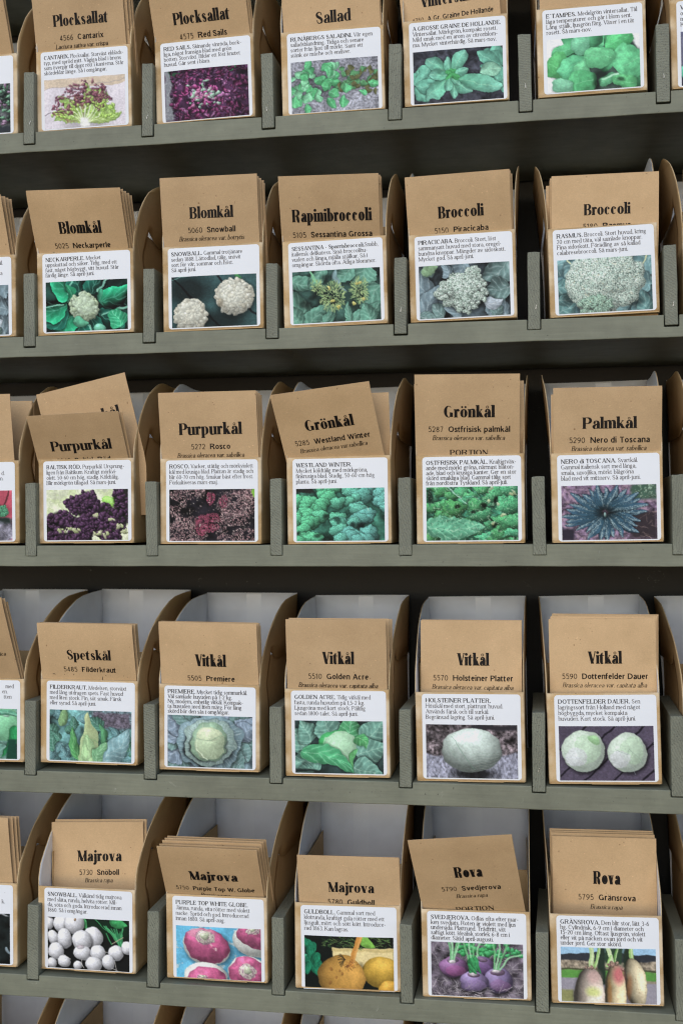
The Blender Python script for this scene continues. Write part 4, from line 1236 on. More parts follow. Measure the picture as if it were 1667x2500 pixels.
        if key == (4, 0):
            p.ball(250, 60, 70, 60, (132, 210, 160), dark=.7); p.leaf(296, 60, 246, 170, 20, (46, 166, 96), -.1, None, 0)
            p.rect(262, 300, 110, 180, (20, 66, 50), 8); p.ball(262, 26, 10, 6, (200, 226, 220), a=.7); p.leaf(230, 10, 310, 24, 10, (110, 196, 160), 0, (190, 230, 210), 0)
        else:
            p.shade(140, 96, 70, 62, .4); p.ball(142, 88, 66, 56, (60, 176, 96), dark=.6); p.ball(156, 92, 58, 56, (176, 224, 184), dark=.74, hi=.06)
            for a in (-.9, -.5, -.1, .3, .7):
                p.line([(110, 150), (150 + 50 * math.sin(a), 96 - 46 * math.cos(a))], 1.2, (196, 230, 200), .5)
            p.line([(82, 100), (104, 60), (150, 44)], 5, (176, 220, 186), .85)
            p.leaf(24, 104, 206, 178, 34, (78, 176, 120), -.10, (180, 226, 196), 5, .75, 0, .6, .4); p.leaf(216, 90, 200, 160, 12, (110, 206, 126), .2, None, 3)
            p.leaf(206, 60, 246, 96, 20, (92, 196, 118), -.25, (186, 232, 186), 5); p.rect(0, 90, 168, 180, (24, 34, 34), 8)
    elif key == (4, 4):
        p.im[...] = p.col((86, 78, 82)); p.tex(10, .25); p.tex(40, .25, octv=3); p.rect(150, 300, 0, 18, (40, 38, 44), 8)
        m = np.clip((p.Y - 112 + .12 * np.abs(p.X - 130)) / 6, 0, 1); n = vnoise(p.r, PW, PH, 60, 20, 3)
        p.mix(m, np.clip(p.col((138, 140, 158)) * (.45 + 1.15 * n)[..., None], 0, 1)); p.shade(156, 166, 100, 30, .8)
        w = p.ball(150, 86, 100, 74, (206, 224, 216), dark=.42, lx=-.1, ly=-.70, wob=.012, tex=.09, hi=.03, tn=9)
        for i in range(12):
            y = 96 + i * 5; p.line([(150 + 6 * math.sin(i), y + 3), (180, y - 3), (214, y), (236, y - 6)], 1.2, (206, 222, 208) if i % 2 else (110, 146, 128), .3)
        p.line([(86, 40), (120, 92), (160, 150)], 1.4, (100, 140, 116), .8); p.line([(70, 60), (100, 110)], 1, (120, 156, 132), .5)
        for i in range(10):
            p.line([(70 + i * 5, 66 + i * 8), (96 + i * 5, 84 + i * 7)], 1, (136, 166, 146), .35)
    elif key == (4, 5):
        boards(p, .82, 62, (74, 66, 84), (24, 20, 30), 6, .05)
        for cx, cy, rx, ry in ((78, 82, 69, 68), (217, 88, 62, 64)):
            p.shade(cx + 6, cy + 8, rx * 1.12, ry * 1.12, .6, .2); p.ball(cx, cy, rx, ry, (198, 216, 200), dark=.72, wob=.012, tex=.04, hi=.05)
            w = p.ball(cx + 14, cy - 8, rx * .62, ry * .7, (186, 220, 184), dark=.86, a=.55, hi=0, wob=.06); p.ball(cx - 24, cy + 22, rx * .5, ry * .44, (216, 216, 226), dark=.9, a=.6, hi=0, wob=.08)
        p.ball(112, 46, 22, 12, (134, 196, 122), dark=.8, a=.6, rot=.5); p.line([(176, 78), (214, 96), (224, 78), (262, 120)], 1.3, (130, 160, 140), .8); p.line([(12, 104), (70, 106)], 1, (176, 182, 196), .6)
        p.line([(240, 160), (232, 138), (212, 116)], 1.2, (170, 182, 190), .7)
    elif key == (5, 1):
        p.im[...] = p.col((18, 20, 20)); p.rect(130, 300, 0, 60, (16, 40, 26), 20)
        for i in range(26):
            x, y = U(210, 280), U(20, 50); p.line([(275 + U(-10, 6), 92), (x, y)], U(2, 5), (70, 170, 106) if Rn() < .6 else (40, 116, 72), .9)
        p.leaf(230, -10, 296, 20, 18, (64, 178, 100), .1, None, 0); p.line([(176, 0), (226, 44)], 3, (56, 150, 90)); p.line([(216, 50), (236, 86)], 4, (50, 140, 84)); p.line([(238, 84), (280, 60)], 2.5, (176, 168, 140)); p.leaf(130, 0, 146, 40, 10, (80, 190, 110), 0, None, 0)
        for x, y, rx, ry in ((8, 22, 16, 26), (22, -8, 26, 10), (52, 24, 30, 30), (20, 72, 20, 24), (100, 20, 38, 36), (168, 66, 36, 38), (64, 74, 28, 36), (128, 78, 36, 36), (128, 122, 34, 26), (186, 118, 28, 28), (252, 116, 28, 28), (294, 96, 22, 24), (32, 120, 30, 32), (14, 164, 18, 18), (60, 156, 24, 22), (170, 160, 32, 28), (224, 150, 24, 26), (112, 166, 18, 14)):
            p.shade(x + 3, y + 5, rx * 1.2, ry * 1.2, .6, .25); p.ball(x, y, rx, ry, (232, 233, 240), dark=.52, wob=.015, tex=.03, hi=.06, ly=-.5)
        for pts in ([(128, 146), (126, 160), (134, 176)], [(58, 130), (84, 146)], [(248, 142), (254, 176)], [(210, 114), (232, 120)], [(236, 168), (262, 178)]):
            p.line(pts, 2, (206, 204, 200), .8)
        p.ball(104, 6, 4, 6, (170, 130, 90)); p.ball(124, 100, 14, 8, (170, 150, 160), a=.5)
    elif key == (5, 2):
        p.im[...] = p.col((92, 176, 214)); p.tex(6, .06); p.tex(16, .8, (190, 206, 208), 1.3); p.shade(210, 110, 60, 60, .15)
        def turn(x, y, rx, ry, ro, wy):
            p.shade(x + 8, y + 8, rx * 1.12, ry * 1.12, .4, .2)
            p.ball(x, y, rx, ry, (228, 232, 226), dark=.62, rot=ro)
            p.ball(x + wy[0], y + wy[1], rx * .97, ry * .95, (196, 74, 128), dark=.55, rot=ro, hi=.12, wob=.05, a=.9, tex=.16, tn=9)
        turn(108, 70, 84, 64, .25, (2, -4))
        p.ball(92, 26, 50, 20, (214, 170, 180), dark=.8, a=.5, wob=.15); p.tex(14, .8, (220, 190, 190), .9, region=np.clip((1 - p.ell(124, 66, 52, 32, .2)) * 3, 0, 1))
        turn(274, 40, 72, 56, .2, (10, -26)); turn(104, 184, 78, 62, 0, (4, 14)); turn(256, 154, 74, 58, .1, (0, 0))
        for x, y, rx, ry in ((104, 38, 33, 24), (272, 8, 24, 12), (254, 148, 30, 26), (92, 176, 18, 8)):
            p.ball(x, y, rx, ry, (206, 190, 186), dark=.75, wob=.1)
            for q in (1, .82, .6, .4):
                for a in np.linspace(0, 6.28, 22):
                    p.line([(x + rx * q * math.cos(a), y + ry * q * math.sin(a)), (x + rx * q * math.cos(a + .2), y + ry * q * math.sin(a + .2))], 1.8, (110, 50, 96) if Rn() < .45 else (214, 216, 190), .75)
            p.ball(x, y - 4, rx * .42, ry * .5, (200, 210, 180), dark=.6, wob=.2)
    elif key == (5, 3):
        p.im[...] = p.col((16, 22, 20)); p.rect(96, 300, 38, 110, (226, 206, 146), 3); p.rect(96, 300, 40, 50, (204, 182, 120), 4)
        for i in range(13):
            a = U(.6, 2.0); x, y = U(-10, 50), U(0, 110); p.leaf(x, y, x + 40 * math.cos(a), y + 46 * math.sin(a), 13, (28, 130, 92) if Rn() < .7 else (70, 180, 140), 0, None, 3)
        p.rect(92, 300, 0, 36, (22, 24, 20), 5)
        for i in range(150):
            x, y = U(60, 300), U(0, 38); a = U(-.9, .9); p.line([(x, y), (x + 12 * math.cos(a), y + 10 * math.sin(a))], U(1, 2), (120, 160, 84) if Rn() < .5 else (54, 96, 52), .8)
        p.leaf(196, 0, 240, 36, 16, (126, 190, 76), .1, None, 0, .8)
        p.ball(256, 118, 62, 54, (218, 172, 62), dark=.55, lx=.1, tex=.05); p.shade(190, 104, 14, 26, .4)
        p.ball(124, 136, 80, 74, (222, 164, 74), dark=.5, lx=.25, ly=-.15, tex=.06, wob=.02, hi=.10); p.ball(290, 176, 40, 32, (214, 160, 54), dark=.6)
        p.line([(188, 0), (172, 44), (160, 92)], 18, (206, 140, 62)); p.line([(192, 0), (178, 44), (168, 90)], 7, (226, 168, 92), .7)
        for i in range(60):
            x, y = p.r.normal(150, 12), p.r.normal(96, 9); p.line([(x, y), (x + U(-8, 8), y + U(-6, 10))], U(.8, 1.8), (104, 62, 34) if Rn() < .6 else (160, 104, 50), .8)
        for i in range(26):
            a = U(2.2, 4.0); p.line([(140, 80), (140 + 26 * math.cos(a), 80 + 30 * math.sin(a))], 1.2, (54, 46, 30), .8)
        for x, y, g in ((92, 112, 5), (118, 118, 4), (126, 130, 5), (86, 160, 5), (106, 142, 4)):
            p.ball(x, y, g, g * 1.4, (140, 88, 44), dark=.7, a=.55, hi=0)
    elif key == (5, 4):
        p.im[...] = p.col((92, 84, 96)); p.tex(10, .25); p.straw(420, (206, 200, 206), (84, 76, 84), ln=(12, 50)); p.shade(90, 60, 110, 60, .25)
        for i in range(34):
            x, y = U(90, 200), U(-10, 50); p.ball(x, y, U(8, 16), U(6, 11), (58, 166, 92) if Rn() < .7 else (96, 196, 124), dark=.55, wob=.15)
        for i in range(16):
            p.ball(U(190, 300), U(0, 46), U(6, 14), U(5, 9), (64, 170, 100), dark=.55, wob=.2)
        def bulb(x, y, rx, ry, c0, c1_):
            p.shade(x + 2, y + 8, rx * 1.15, ry * 1.2, .65, .3); p.ball(x, y, rx, ry, c0, dark=.42, tex=.06, hi=.12); p.ball(x + 4, y + ry * .35, rx * .75, ry * .5, c1_, dark=.8, a=.45, hi=0)
            p.ball(x - 2, y - ry * .62, rx * .46, ry * .26, (120, 96, 124), dark=.6)
        bulb(170, 74, 38, 32, (124, 98, 146), (124, 88, 150)); bulb(74, 84, 46, 36, (150, 104, 158), (176, 90, 154)); bulb(220, 124, 46, 44, (138, 120, 168), (156, 108, 158)); bulb(140, 130, 46, 34, (148, 128, 178), (154, 124, 178))
        for x0, y0, tops in ((70, 66, (60, 70, 84, 92)), (134, 106, (104, 122, 140, 160)), (214, 92, (204, 226, 250, 296))):
            for i, t in enumerate(tops):
                p.line([(x0 + (i - 1.5) * 4, y0), ((x0 + t) / 2 + 2, y0 * .5), (t, -4 if t < 290 else 34)], 5.5, (150, 206, 160) if i % 2 else (106, 184, 120), .95)
            p.ball(x0, y0, 12, 6, (208, 200, 206), dark=.7)
        for i in range(8):
            p.leaf(128 + U(-8, 30), 60 + U(-20, 20), 140 + U(-20, 40), 90 + U(-20, 16), 9, (60, 164, 96), 0, None, 0)
        p.straw(60, (214, 208, 212), (130, 120, 130), (0, 300, 150, 180))
    elif key == (5, 5):
        p.im[...] = p.col((150, 192, 224)); n = vnoise(p.r, PW, PH, 12, 8, 3)
        hl = 22 - 10 * np.clip(np.sin(p.X / 300 * 3.1), 0, 1) + 4 * n
        p.mix(np.clip((p.Y - hl) / 2, 0, 1), (46, 50, 58)); p.mix(np.clip((p.Y - 42) / 4, 0, 1), (146, 134, 116)); p.tex(30, .16, region=(p.Y > 40) * (p.Y < 75) * 1.0)
        p.rect(0, 300, 70, 76, (66, 72, 48), 3); p.rect(0, 300, 76, 104, (88, 150, 66), 3); p.mix(np.clip((p.Y - 100 - .04 * p.X) / 3, 0, 1), (146, 142, 154)); p.rect(0, 40, 140, 180, (132, 134, 86), 8)
        p.rect(116, 140, 0, 120, (36, 50, 40), 6); p.rect(140, 196, 0, 50, (44, 66, 48), 8); p.rect(200, 226, 0, 60, (34, 46, 36), 8)
        for pts, w_, cc in (([(96, 0), (98, 66)], 14, (176, 204, 140)), ([(122, 0), (108, 66)], 9, (140, 186, 104)), ([(150, 0), (166, 48)], 12, (190, 212, 160)), ([(146, 60), (160, 26)], 7, (150, 200, 110)), ([(222, 0), (228, 40)], 13, (150, 196, 110)), ([(178, 0), (172, 40)], 8, (96, 150, 70))):
            p.line(pts, w_, cc); p.line([(pts[0][0] + 2, pts[0][1]), (pts[1][0] + 2, pts[1][1])], w_ * .35, (214, 226, 190), .6)
        def root(x, y, rx, ry, ro, c0):
            p.shade(x - 4, y, rx * 1.1, ry * 1.05, .3, .2); return p.ball(x, y, rx, ry, c0, dark=.26, lx=.55, ly=-.12, rot=ro, tex=.06, hi=.12)
        root(236, 116, 34, 86, -.14, (234, 218, 178)); root(172, 170, 36, 122, -.02, (236, 216, 170)); root(88, 176, 49, 112, .03, (222, 206, 190))
        def tint(cx, cy, rx, ry, c, a_):
            p.mix(np.clip((1 - p.ell(cx, cy, rx, ry)) * 1.6, 0, 1) * a_, tuple(c))
        tint(182, 88, 26, 40, (196, 84, 100), .75); tint(104, 96, 30, 34, (206, 160, 158), .55); tint(102, 146, 30, 22, (190, 210, 100), .65); tint(104, 178, 30, 24, (232, 232, 214), .7)
        tint(152, 150, 10, 70, (176, 112, 50), .5); tint(216, 126, 12, 56, (176, 108, 60), .5)
        for x, y in ((96, 66), (172, 48), (166, 56)):
            p.cluster(x, y, 18, 5, 16, 2, 4, (150, 110, 100), (190, 160, 140), .6)
        p.dots(p.ell(250, 120, 20, 60) < 1, 30, .6, 1.5, (130, 100, 70), (150, 120, 80), .7)
    elif key == (1, 0):
        p.im[...] = p.col((70, 74, 76)); p.tex(14, .3)
        for i in range(160):
            t = Rn(); p.ball(U(150, 300), U(0, 180), U(6, 13), U(5, 10), (150, 120, 150) if t < .4 else (96, 150, 116) if t < .75 else (40, 60, 52), dark=.35, wob=.25, hi=.2)
        p.rect(0, 300, 160, 180, (40, 46, 54), 10)
    elif key == (3, 0):
        p.im[...] = p.col((178, 74, 92)); p.tex(5, .08); p.line([(288, 0), (262, 60)], 7, (90, 40, 46))
        p.rect(0, 300, 100, 180, (126, 124, 140), 6); p.tex(14, .2, region=(p.Y > 100) * 1.0); p.straw(30, (60, 54, 60), (170, 168, 180), (180, 300, 120, 180))
        p.floret(236, 72, 58, 34, 50, 4, (96, 170, 130), (70, 140, 104), (30, 70, 54)); p.rect(170, 300, 100, 116, (30, 44, 40), 8)
    elif key == (5, 0):
        p.im[...] = p.col((18, 24, 24)); p.tex(6, .3); p.leaf(240, 0, 296, 8, 5, (190, 196, 200), 0, None, 0); p.leaf(286, 120, 300, 150, 6, (130, 150, 160), 0, None, 0)
    elif key == (1, 6):
        p.im[...] = p.col((84, 86, 110)); p.tex(9, .16); p.ball(30, 135, 34, 30, (88, 190, 160), dark=.7); p.ball(20, 60, 30, 50, (110, 112, 136), dark=.7, a=.5)
    else:
        p.tex(8, .2)
    amp = WARP.get(key, 1.0)
    dx = (vnoise(p.r, PW, PH, 9, 6, 2, .4) - .5) * 17 * amp + (vnoise(p.r, PW, PH, 48, 30, 1) - .5) * 1.6 * amp
    dy = (vnoise(p.r, PW, PH, 9, 6, 2, .4) - .5) * 17 * amp + (vnoise(p.r, PW, PH, 48, 30, 1) - .5) * 1.6 * amp
    xi = np.clip((p.X + dx).round().astype(int), 0, PW - 1); yi = np.clip((p.Y + dy).round().astype(int), 0, PH - 1)
    p.im = p.im[yi, xi]
    p.tex(70, .03, octv=2); p.tex(8, .015)
    g = p.im.mean(2, keepdims=True)
    p.im = .015 + .97 * (g + (p.im - g) * .90)
    im = np.clip(p.im, 0, 1)
    h_, w_ = PH // 2, PW // 2
    return im.reshape(h_, 2, w_, 2, 3).mean((1, 3))


GX, GY = PW // 2, PH // 2

# ------------------------------------------------------------------ what is printed where
TXT = {
 (1, 1): ["CANTARIX.| Plocksallat. Storväxt ekblads-", "typ, med spröd mitt. Vågiga blad i brons", "som övergår till djupt rött i kanterna. Står", "skördeklar länge. Så i omgångar."],
 (1, 2): ["RED SAILS.| Skinande vinröda, buck-", "liga, något fransiga blad med grön", "botten. Storväxt. Bildar ett löst knutet", "huvud. Går sent i blom."],
 (1, 3): ["RUNÅBERGS SALADINI.| Vår egen", "salladsblandning. Tidiga och senare", "sorter från ljust till mörkt. Samt ett", "stänk av mâche och endiver."],
 (1, 4): ["A GROSSE GRAINE DE HOLLANDE.|", "Vintersallat. Mörkgrön, kompakt rosett.", "Mild smak med en arom av citronblom-", "ma. Mycket vinterhärdig. Så mars-nov."],
 (1, 5): ["E´TAMPES.| Medelgrön vintersallat. Tål", "låga temperaturer och går i blom sent.", "Lång stjälk, ljusgrön färg. Växer i en tät", "rosett. Så mars-nov."],
 (2, 1): ["NECKARPERLE.| Mycket", "uppskattad och säker. Tidig, med ett", "fast, något högbyggt, vitt huvud. Står", "färdig länge. Så april-juni."],
 (2, 2): ["SNOWBALL.| Gammal trotjänare", "sedan 1888. Lättodlad, tålig, snövit", "sort för vår, sommar och höst.", "Så april-juni."],
 (2, 3): ["SESSANTINA - Sparrisbroccoli.|Snabb,", "italiensk delikatess. Små broccolihu-", "vuden och långa, mjälla stjälkar. Så i", "omgångar. Skörda ofta. Ätliga blommor."],
 (2, 4): ["PIRACICABA.| Broccoli. Stort, löst", "sammansatt huvud med stora, oregel-", "bundna knoppar. Mängder av sidoskott.", "Mycket god. Så april-juni."],
 (2, 5): ["RASMUS.| Broccoli. Stort huvud, kring", "20 cm med täta, väl samlade knoppar.", "Fina sidoskott. Förädling av så kallad", "calabresebroccoli. Så mars-juni."],
 (3, 1): ["BALTISK RÖD.| Purpurkål. Ursprung-", "ligen från Baltikum. Kraftigt mörkvi-", "olett. 50-60 cm hög, stadig. Köldtålig.", "Blir mörkgrön tillagad. Så mars-juni."],
 (3, 2): ["ROSCO.| Vacker, ståtlig och mörkviolett", "kål med krusiga blad. Plantan är stadig och", "blir 60-70 cm hög. Smakar bäst efter frost.", "Förkultiveras mars-maj."],
 (3, 3): ["WESTLAND WINTER.|", "Mycket köldtålig med mörkgröna,", "finkrusiga blad. Stadig, 50-60 cm hög", "planta. Så april-juni."],
 (3, 4): ["OSTFRISISK PALMKÅL.| Kraftigtväx-", "ande med mörkt gröna, närmast blåton-", "ade, blad och krusiga kanter. Ger en stor", "skörd smakliga blad. Gammal tålig sort", "från nordöstra Tyskland. Så april-juli."],
 (3, 5): ["NERO di TOSCANA.| Svartkål.", "Gammal italiensk sort med långa,", "smala, savojlika, mörkt blågröna", "blad med vit mittnerv. Så april-juni."],
 (4, 1): ["FILDERKRAUT.| Medelsen, storväxt", "med lång utdragen spets. Fast huvud", "med liten stock. Fin, söt smak. Färsk", "eller syrad. Så april-juni."],
 (4, 2): ["PREMIERE.| Mycket tidig sommarkål.", "Väl samlade huvuden på 1-2 kg.", "Ny, modern, enhetlig vitkål. Kompak-", "ta huvuden med liten märg. För lång", "skörd bör den sås i omgångar."],
 (4, 3): ["GOLDEN ACRE.| Tidig vitkål med", "fasta, runda huvuden på 1,5-2 kg.", "Ljusgröna med kort stock. Pålitlig", "sedan 1800-talet. Så april-juni."],
 (4, 4): ["HOLSTEINER PLATTER.|", "Höstkål med stort, plattrunt huvud.", "Används färsk och till surkål.", "Begränsad lagring. Så april-juni."],
 (4, 5): ["DOTTENFELDER DAUER.| Sen", "lagringssort från Holland med något", "högbyggda, mycket kompakta", "huvuden. Kort stock. Så april-juni."],
 (5, 1): ["SNOWBALL.| Välkänd tidig majrova", "med släta, runda, helvita rötter. Mil-", "da, söta och goda. Introducerad innan", "1860. Så i omgångar."],
 (5, 2): ["PURPLE TOP WHITE GLOBE.|", "Jämna, runda, vita rötter med violett", "nacke. Spröd och god. Introducerad", "innan 1880. Så april-aug."],
 (5, 3): ["GULDBOLL.| Gammal sort med", "klotrunda, kraftigt gula rötter med ett", "ljusgult, mört och sött kött. Introduce-", "rad 1863. Kan lagras."],
 (5, 4): ["SVEDJEROVA.| Odlas ofta efter mar-", "ken svedjats. Roten är violett med ljus", "undersida. Plattrund. Trådfritt, vitt", "saftigt kött. Idealisk storlek 6-8 cm i", "diameter. Såtid april-augusti."],
 (5, 5): ["GRÄNSROVA.| Den blir stor, lätt 3-6", "hg. Cylindrisk, 6-9 cm i diameter och", "15-20 cm lång. Oftast ljusgrön, violett", "eller vit på nacken ovan jord och vit", "under jord. Ger stor skörd."],
 (2, 0): ["ål.", "", "ka", ""], (3, 0): ["", "d.", "n.", ""], (4, 0): ["med", "en.", "tten", ""], (5, 0): [".", "", "k.", ""], (1, 0): [""], (1, 6): ["VI|", "ov", "m", "K"],
}
# packet heading: title, width mm, number, variety, latin, portion
HEAD = {
 (1, 1): ("Plocksallat", 49, "4566", "Cantarix", "Lactuca sativa var. crispa"), (1, 2): ("Plocksallat", 48.6, "4575", "Red Sails", ""),
 (1, 3): ("Sallad", 29.4, "", "", ""), (1, 4): ("Vintersallat", 50, "4750", "A Gr. Graine De Hollande", "Valerianella locusta"),
 (2, 1): ("Blomkål", 37, "5025", "Neckarperle", "Brassica oleracea var. botrytis"), (2, 2): ("Blomkål", 37, "5060", "Snowball", "Brassica oleracea var. botrytis"),
 (2, 3): ("Rapinibroccoli", 65, "5105", "Sessantina Grossa", "Brassica rapa"), (2, 4): ("Broccoli", 36, "5150", "Piracicaba", ""), (2, 5): ("Broccoli", 35.5, "5180", "Rasmus", ""),
 (3, 1): ("Purpurkål", 53, "5265", "Baltisk Röd", ""), (3, 2): ("Purpurkål", 53, "5272", "Rosco", "Brassica oleracea var. sabellica"),
 (3, 3): ("Grönkål", 40, "5285", "Westland Winter", "Brassica oleracea var.sabellica"), (3, 4): ("Grönkål", 40, "5287", "Ostfrisisk palmkål", "Brassica oleracea var. sabellica", "PORTION"),
 (3, 5): ("Palmkål", 41, "5290", "Nero di Toscana", "Brassica oleracea var. sabellica"),
 (4, 1): ("Spetskål", 38.4, "5485", "Filderkraut", "Brassica oleracea var. capitata conica"), (4, 2): ("Vitkål", 26, "5505", "Premiere", "Brassica oleracea"),
 (4, 3): ("Vitkål", 26, "5510", "Golden Acre", "Brassica oleracea var. capitata alba"), (4, 4): ("Vitkål", 25.5, "5570", "Holsteiner Platter", "Brassica oleracea var. capitata alba"),
 (4, 5): ("Vitkål", 26, "5590", "Dottenfelder Dauer", "Brassica oleracea var. capitata alba"),
 (5, 1): ("Majrova", 40, "5730", "Snöboll", "Brassica rapa"), (5, 2): ("Majrova", 40.4, "5750", "Purple Top W. Globe", "Brassica rapa"),
 (5, 3): ("Majrova", 37.5, "5780", "Guldboll", ""), (5, 4): ("Rova", 21.8, "5790", "Svedjerova", "Brassica rapa", "PORTION"), (5, 5): ("Rova", 21, "5795", "Gränsrova", "Brassica rapa"),
 (4, 0): ("", 0, "", "", "conica"),
}
SHORT = {
 (1, 1): "a red-edged lettuce on boards", (1, 2): "a purple frilly lettuce", (1, 3): "mixed salad seedlings on soil", (1, 4): "a rosette of spoon-shaped leaves", (1, 5): "broad round green leaves",
 (2, 1): "one cauliflower in bright leaves", (2, 2): "two white cauliflowers", (2, 3): "yellow-green flowering broccoli", (2, 4): "loose broccoli among grey leaves", (2, 5): "a huge domed broccoli head",
 (3, 1): "purple kale on pale grass", (3, 2): "pink frilly kale on black", (3, 3): "dense curly green kale", (3, 4): "loose bright green kale leaves", (3, 5): "a dark blue palm kale",
 (4, 1): "a pointed cabbage", (4, 2): "a round cabbage in grey leaves", (4, 3): "a bright green cabbage head", (4, 4): "one flat cabbage on stone", (4, 5): "two pale cabbages on boards",
 (5, 1): "many small white turnips", (5, 2): "magenta turnips on blue", (5, 3): "yellow-orange turnips", (5, 4): "four purple turnips on straw", (5, 5): "three long pale roots",
}
ROWN = {1: "top", 2: "second", 3: "third", 4: "fourth", 5: "fifth", 6: "lowest"}
BAYN = {0: "first", 1: "second", 2: "third", 3: "fourth", 4: "fifth", 5: "sixth"}
# front packet: dx mm, length above the carton's lip mm, lean deg, roll deg, width mm, depth behind the front mm
PK = {
 (1, 1): (-3.6, 54, 12, 0.6, 80.5, 3), (1, 2): (-3.2, 47.5, 22, 2.0, 82, 3), (1, 3): (-1.6, 40, 8, 1.5, 80.6, 3), (1, 4): (-4.5, 49, 3, 4.5, 79.5, 8), (1, 5): (0, 40, 6, 0.5, 81, 4),
 (2, 1): (-3.7, 52.0, 28.2, -1.2, 81.1, 3), (2, 2): (-2.4, 55.9, 11.2, -0.4, 81.9, 3), (2, 3): (-4.2, 50.8, 22, -1.2, 80.8, 3), (2, 4): (-2.8, 46.2, 18, 1.6, 82, 3), (2, 5): (0.5, 40.6, 5.2, -0.4, 81.6, 3),
 (3, 1): (-3.8, 41.0, 28.9, 2.0, 79.6, 3), (3, 2): (-1.1, 54.3, 9.4, 0.1, 81.9, 3), (3, 3): (-3.9, 59.5, 28.7, 6.9, 80.1, 3), (3, 4): (-2.4, 63.6, 15, -0.9, 81.3, 3), (3, 5): (0.2, 50.4, 9, -0.2, 81.6, 3),
 (4, 1): (-0.4, 49.2, 15.9, -0.7, 82.2, 3), (4, 2): (0.1, 51.8, 11.9, -1.0, 82.0, 3), (4, 3): (-0.6, 56.1, 6.5, 0.0, 81.2, 3), (4, 4): (-0.5, 54.6, -2.1, 0.1, 80.2, 16), (4, 5): (-0.6, 56.6, 3.5, 0.9, 81.5, 12),
 (5, 1): (-0.9, 47.0, -4, 2.4, 82.0, 28), (5, 2): (-2.3, 50.5, 30.0, -0.2, 82.3, 3), (5, 3): (1.2, 39.0, 8, 0.8, 82.2, 3), (5, 4): (-2.4, 70.5, 25.5, 7.0, 80.2, 3), (5, 5): (-0.5, 53.5, 2.2, 0.5, 80.1, 25),
 (1, 0): (-4, 50, 24, 0.0, 81, 3), (2, 0): (-4, 51, 22, 0, 81, 3), (3, 0): (-4, 56, 8, 0.5, 81, 3), (4, 0): (-3, 72, 21, 3.5, 81, 3), (5, 0): (-3.5, 57, 10, 0, 81.5, 3),
 (6, 0): (-2, 33, 5, 0, 81, 6), (6, 1): (4, 27, 4, 0.3, 81, 12),
 (2, 6): (0, 46, 6, 0, 81, 3), (4, 6): (2.5, 55, 5, 0, 81, 5), (5, 6): (1.5, 54, 4, 0, 81, 6),
}
TSC = {(2, 1): 1.055, (2, 2): .985, (2, 3): 1.06, (2, 4): .985, (2, 5): .925, (3, 1): .945, (3, 2): 1.02, (3, 4): .985, (3, 5): .935, (4, 1): .922, (4, 2): 1.07, (4, 3): 1.05, (4, 4): 1.045, (4, 5): 1.03,
       (5, 1): .965, (5, 2): .985, (5, 3): .87, (5, 4): 1.10, (5, 5): 1.08}
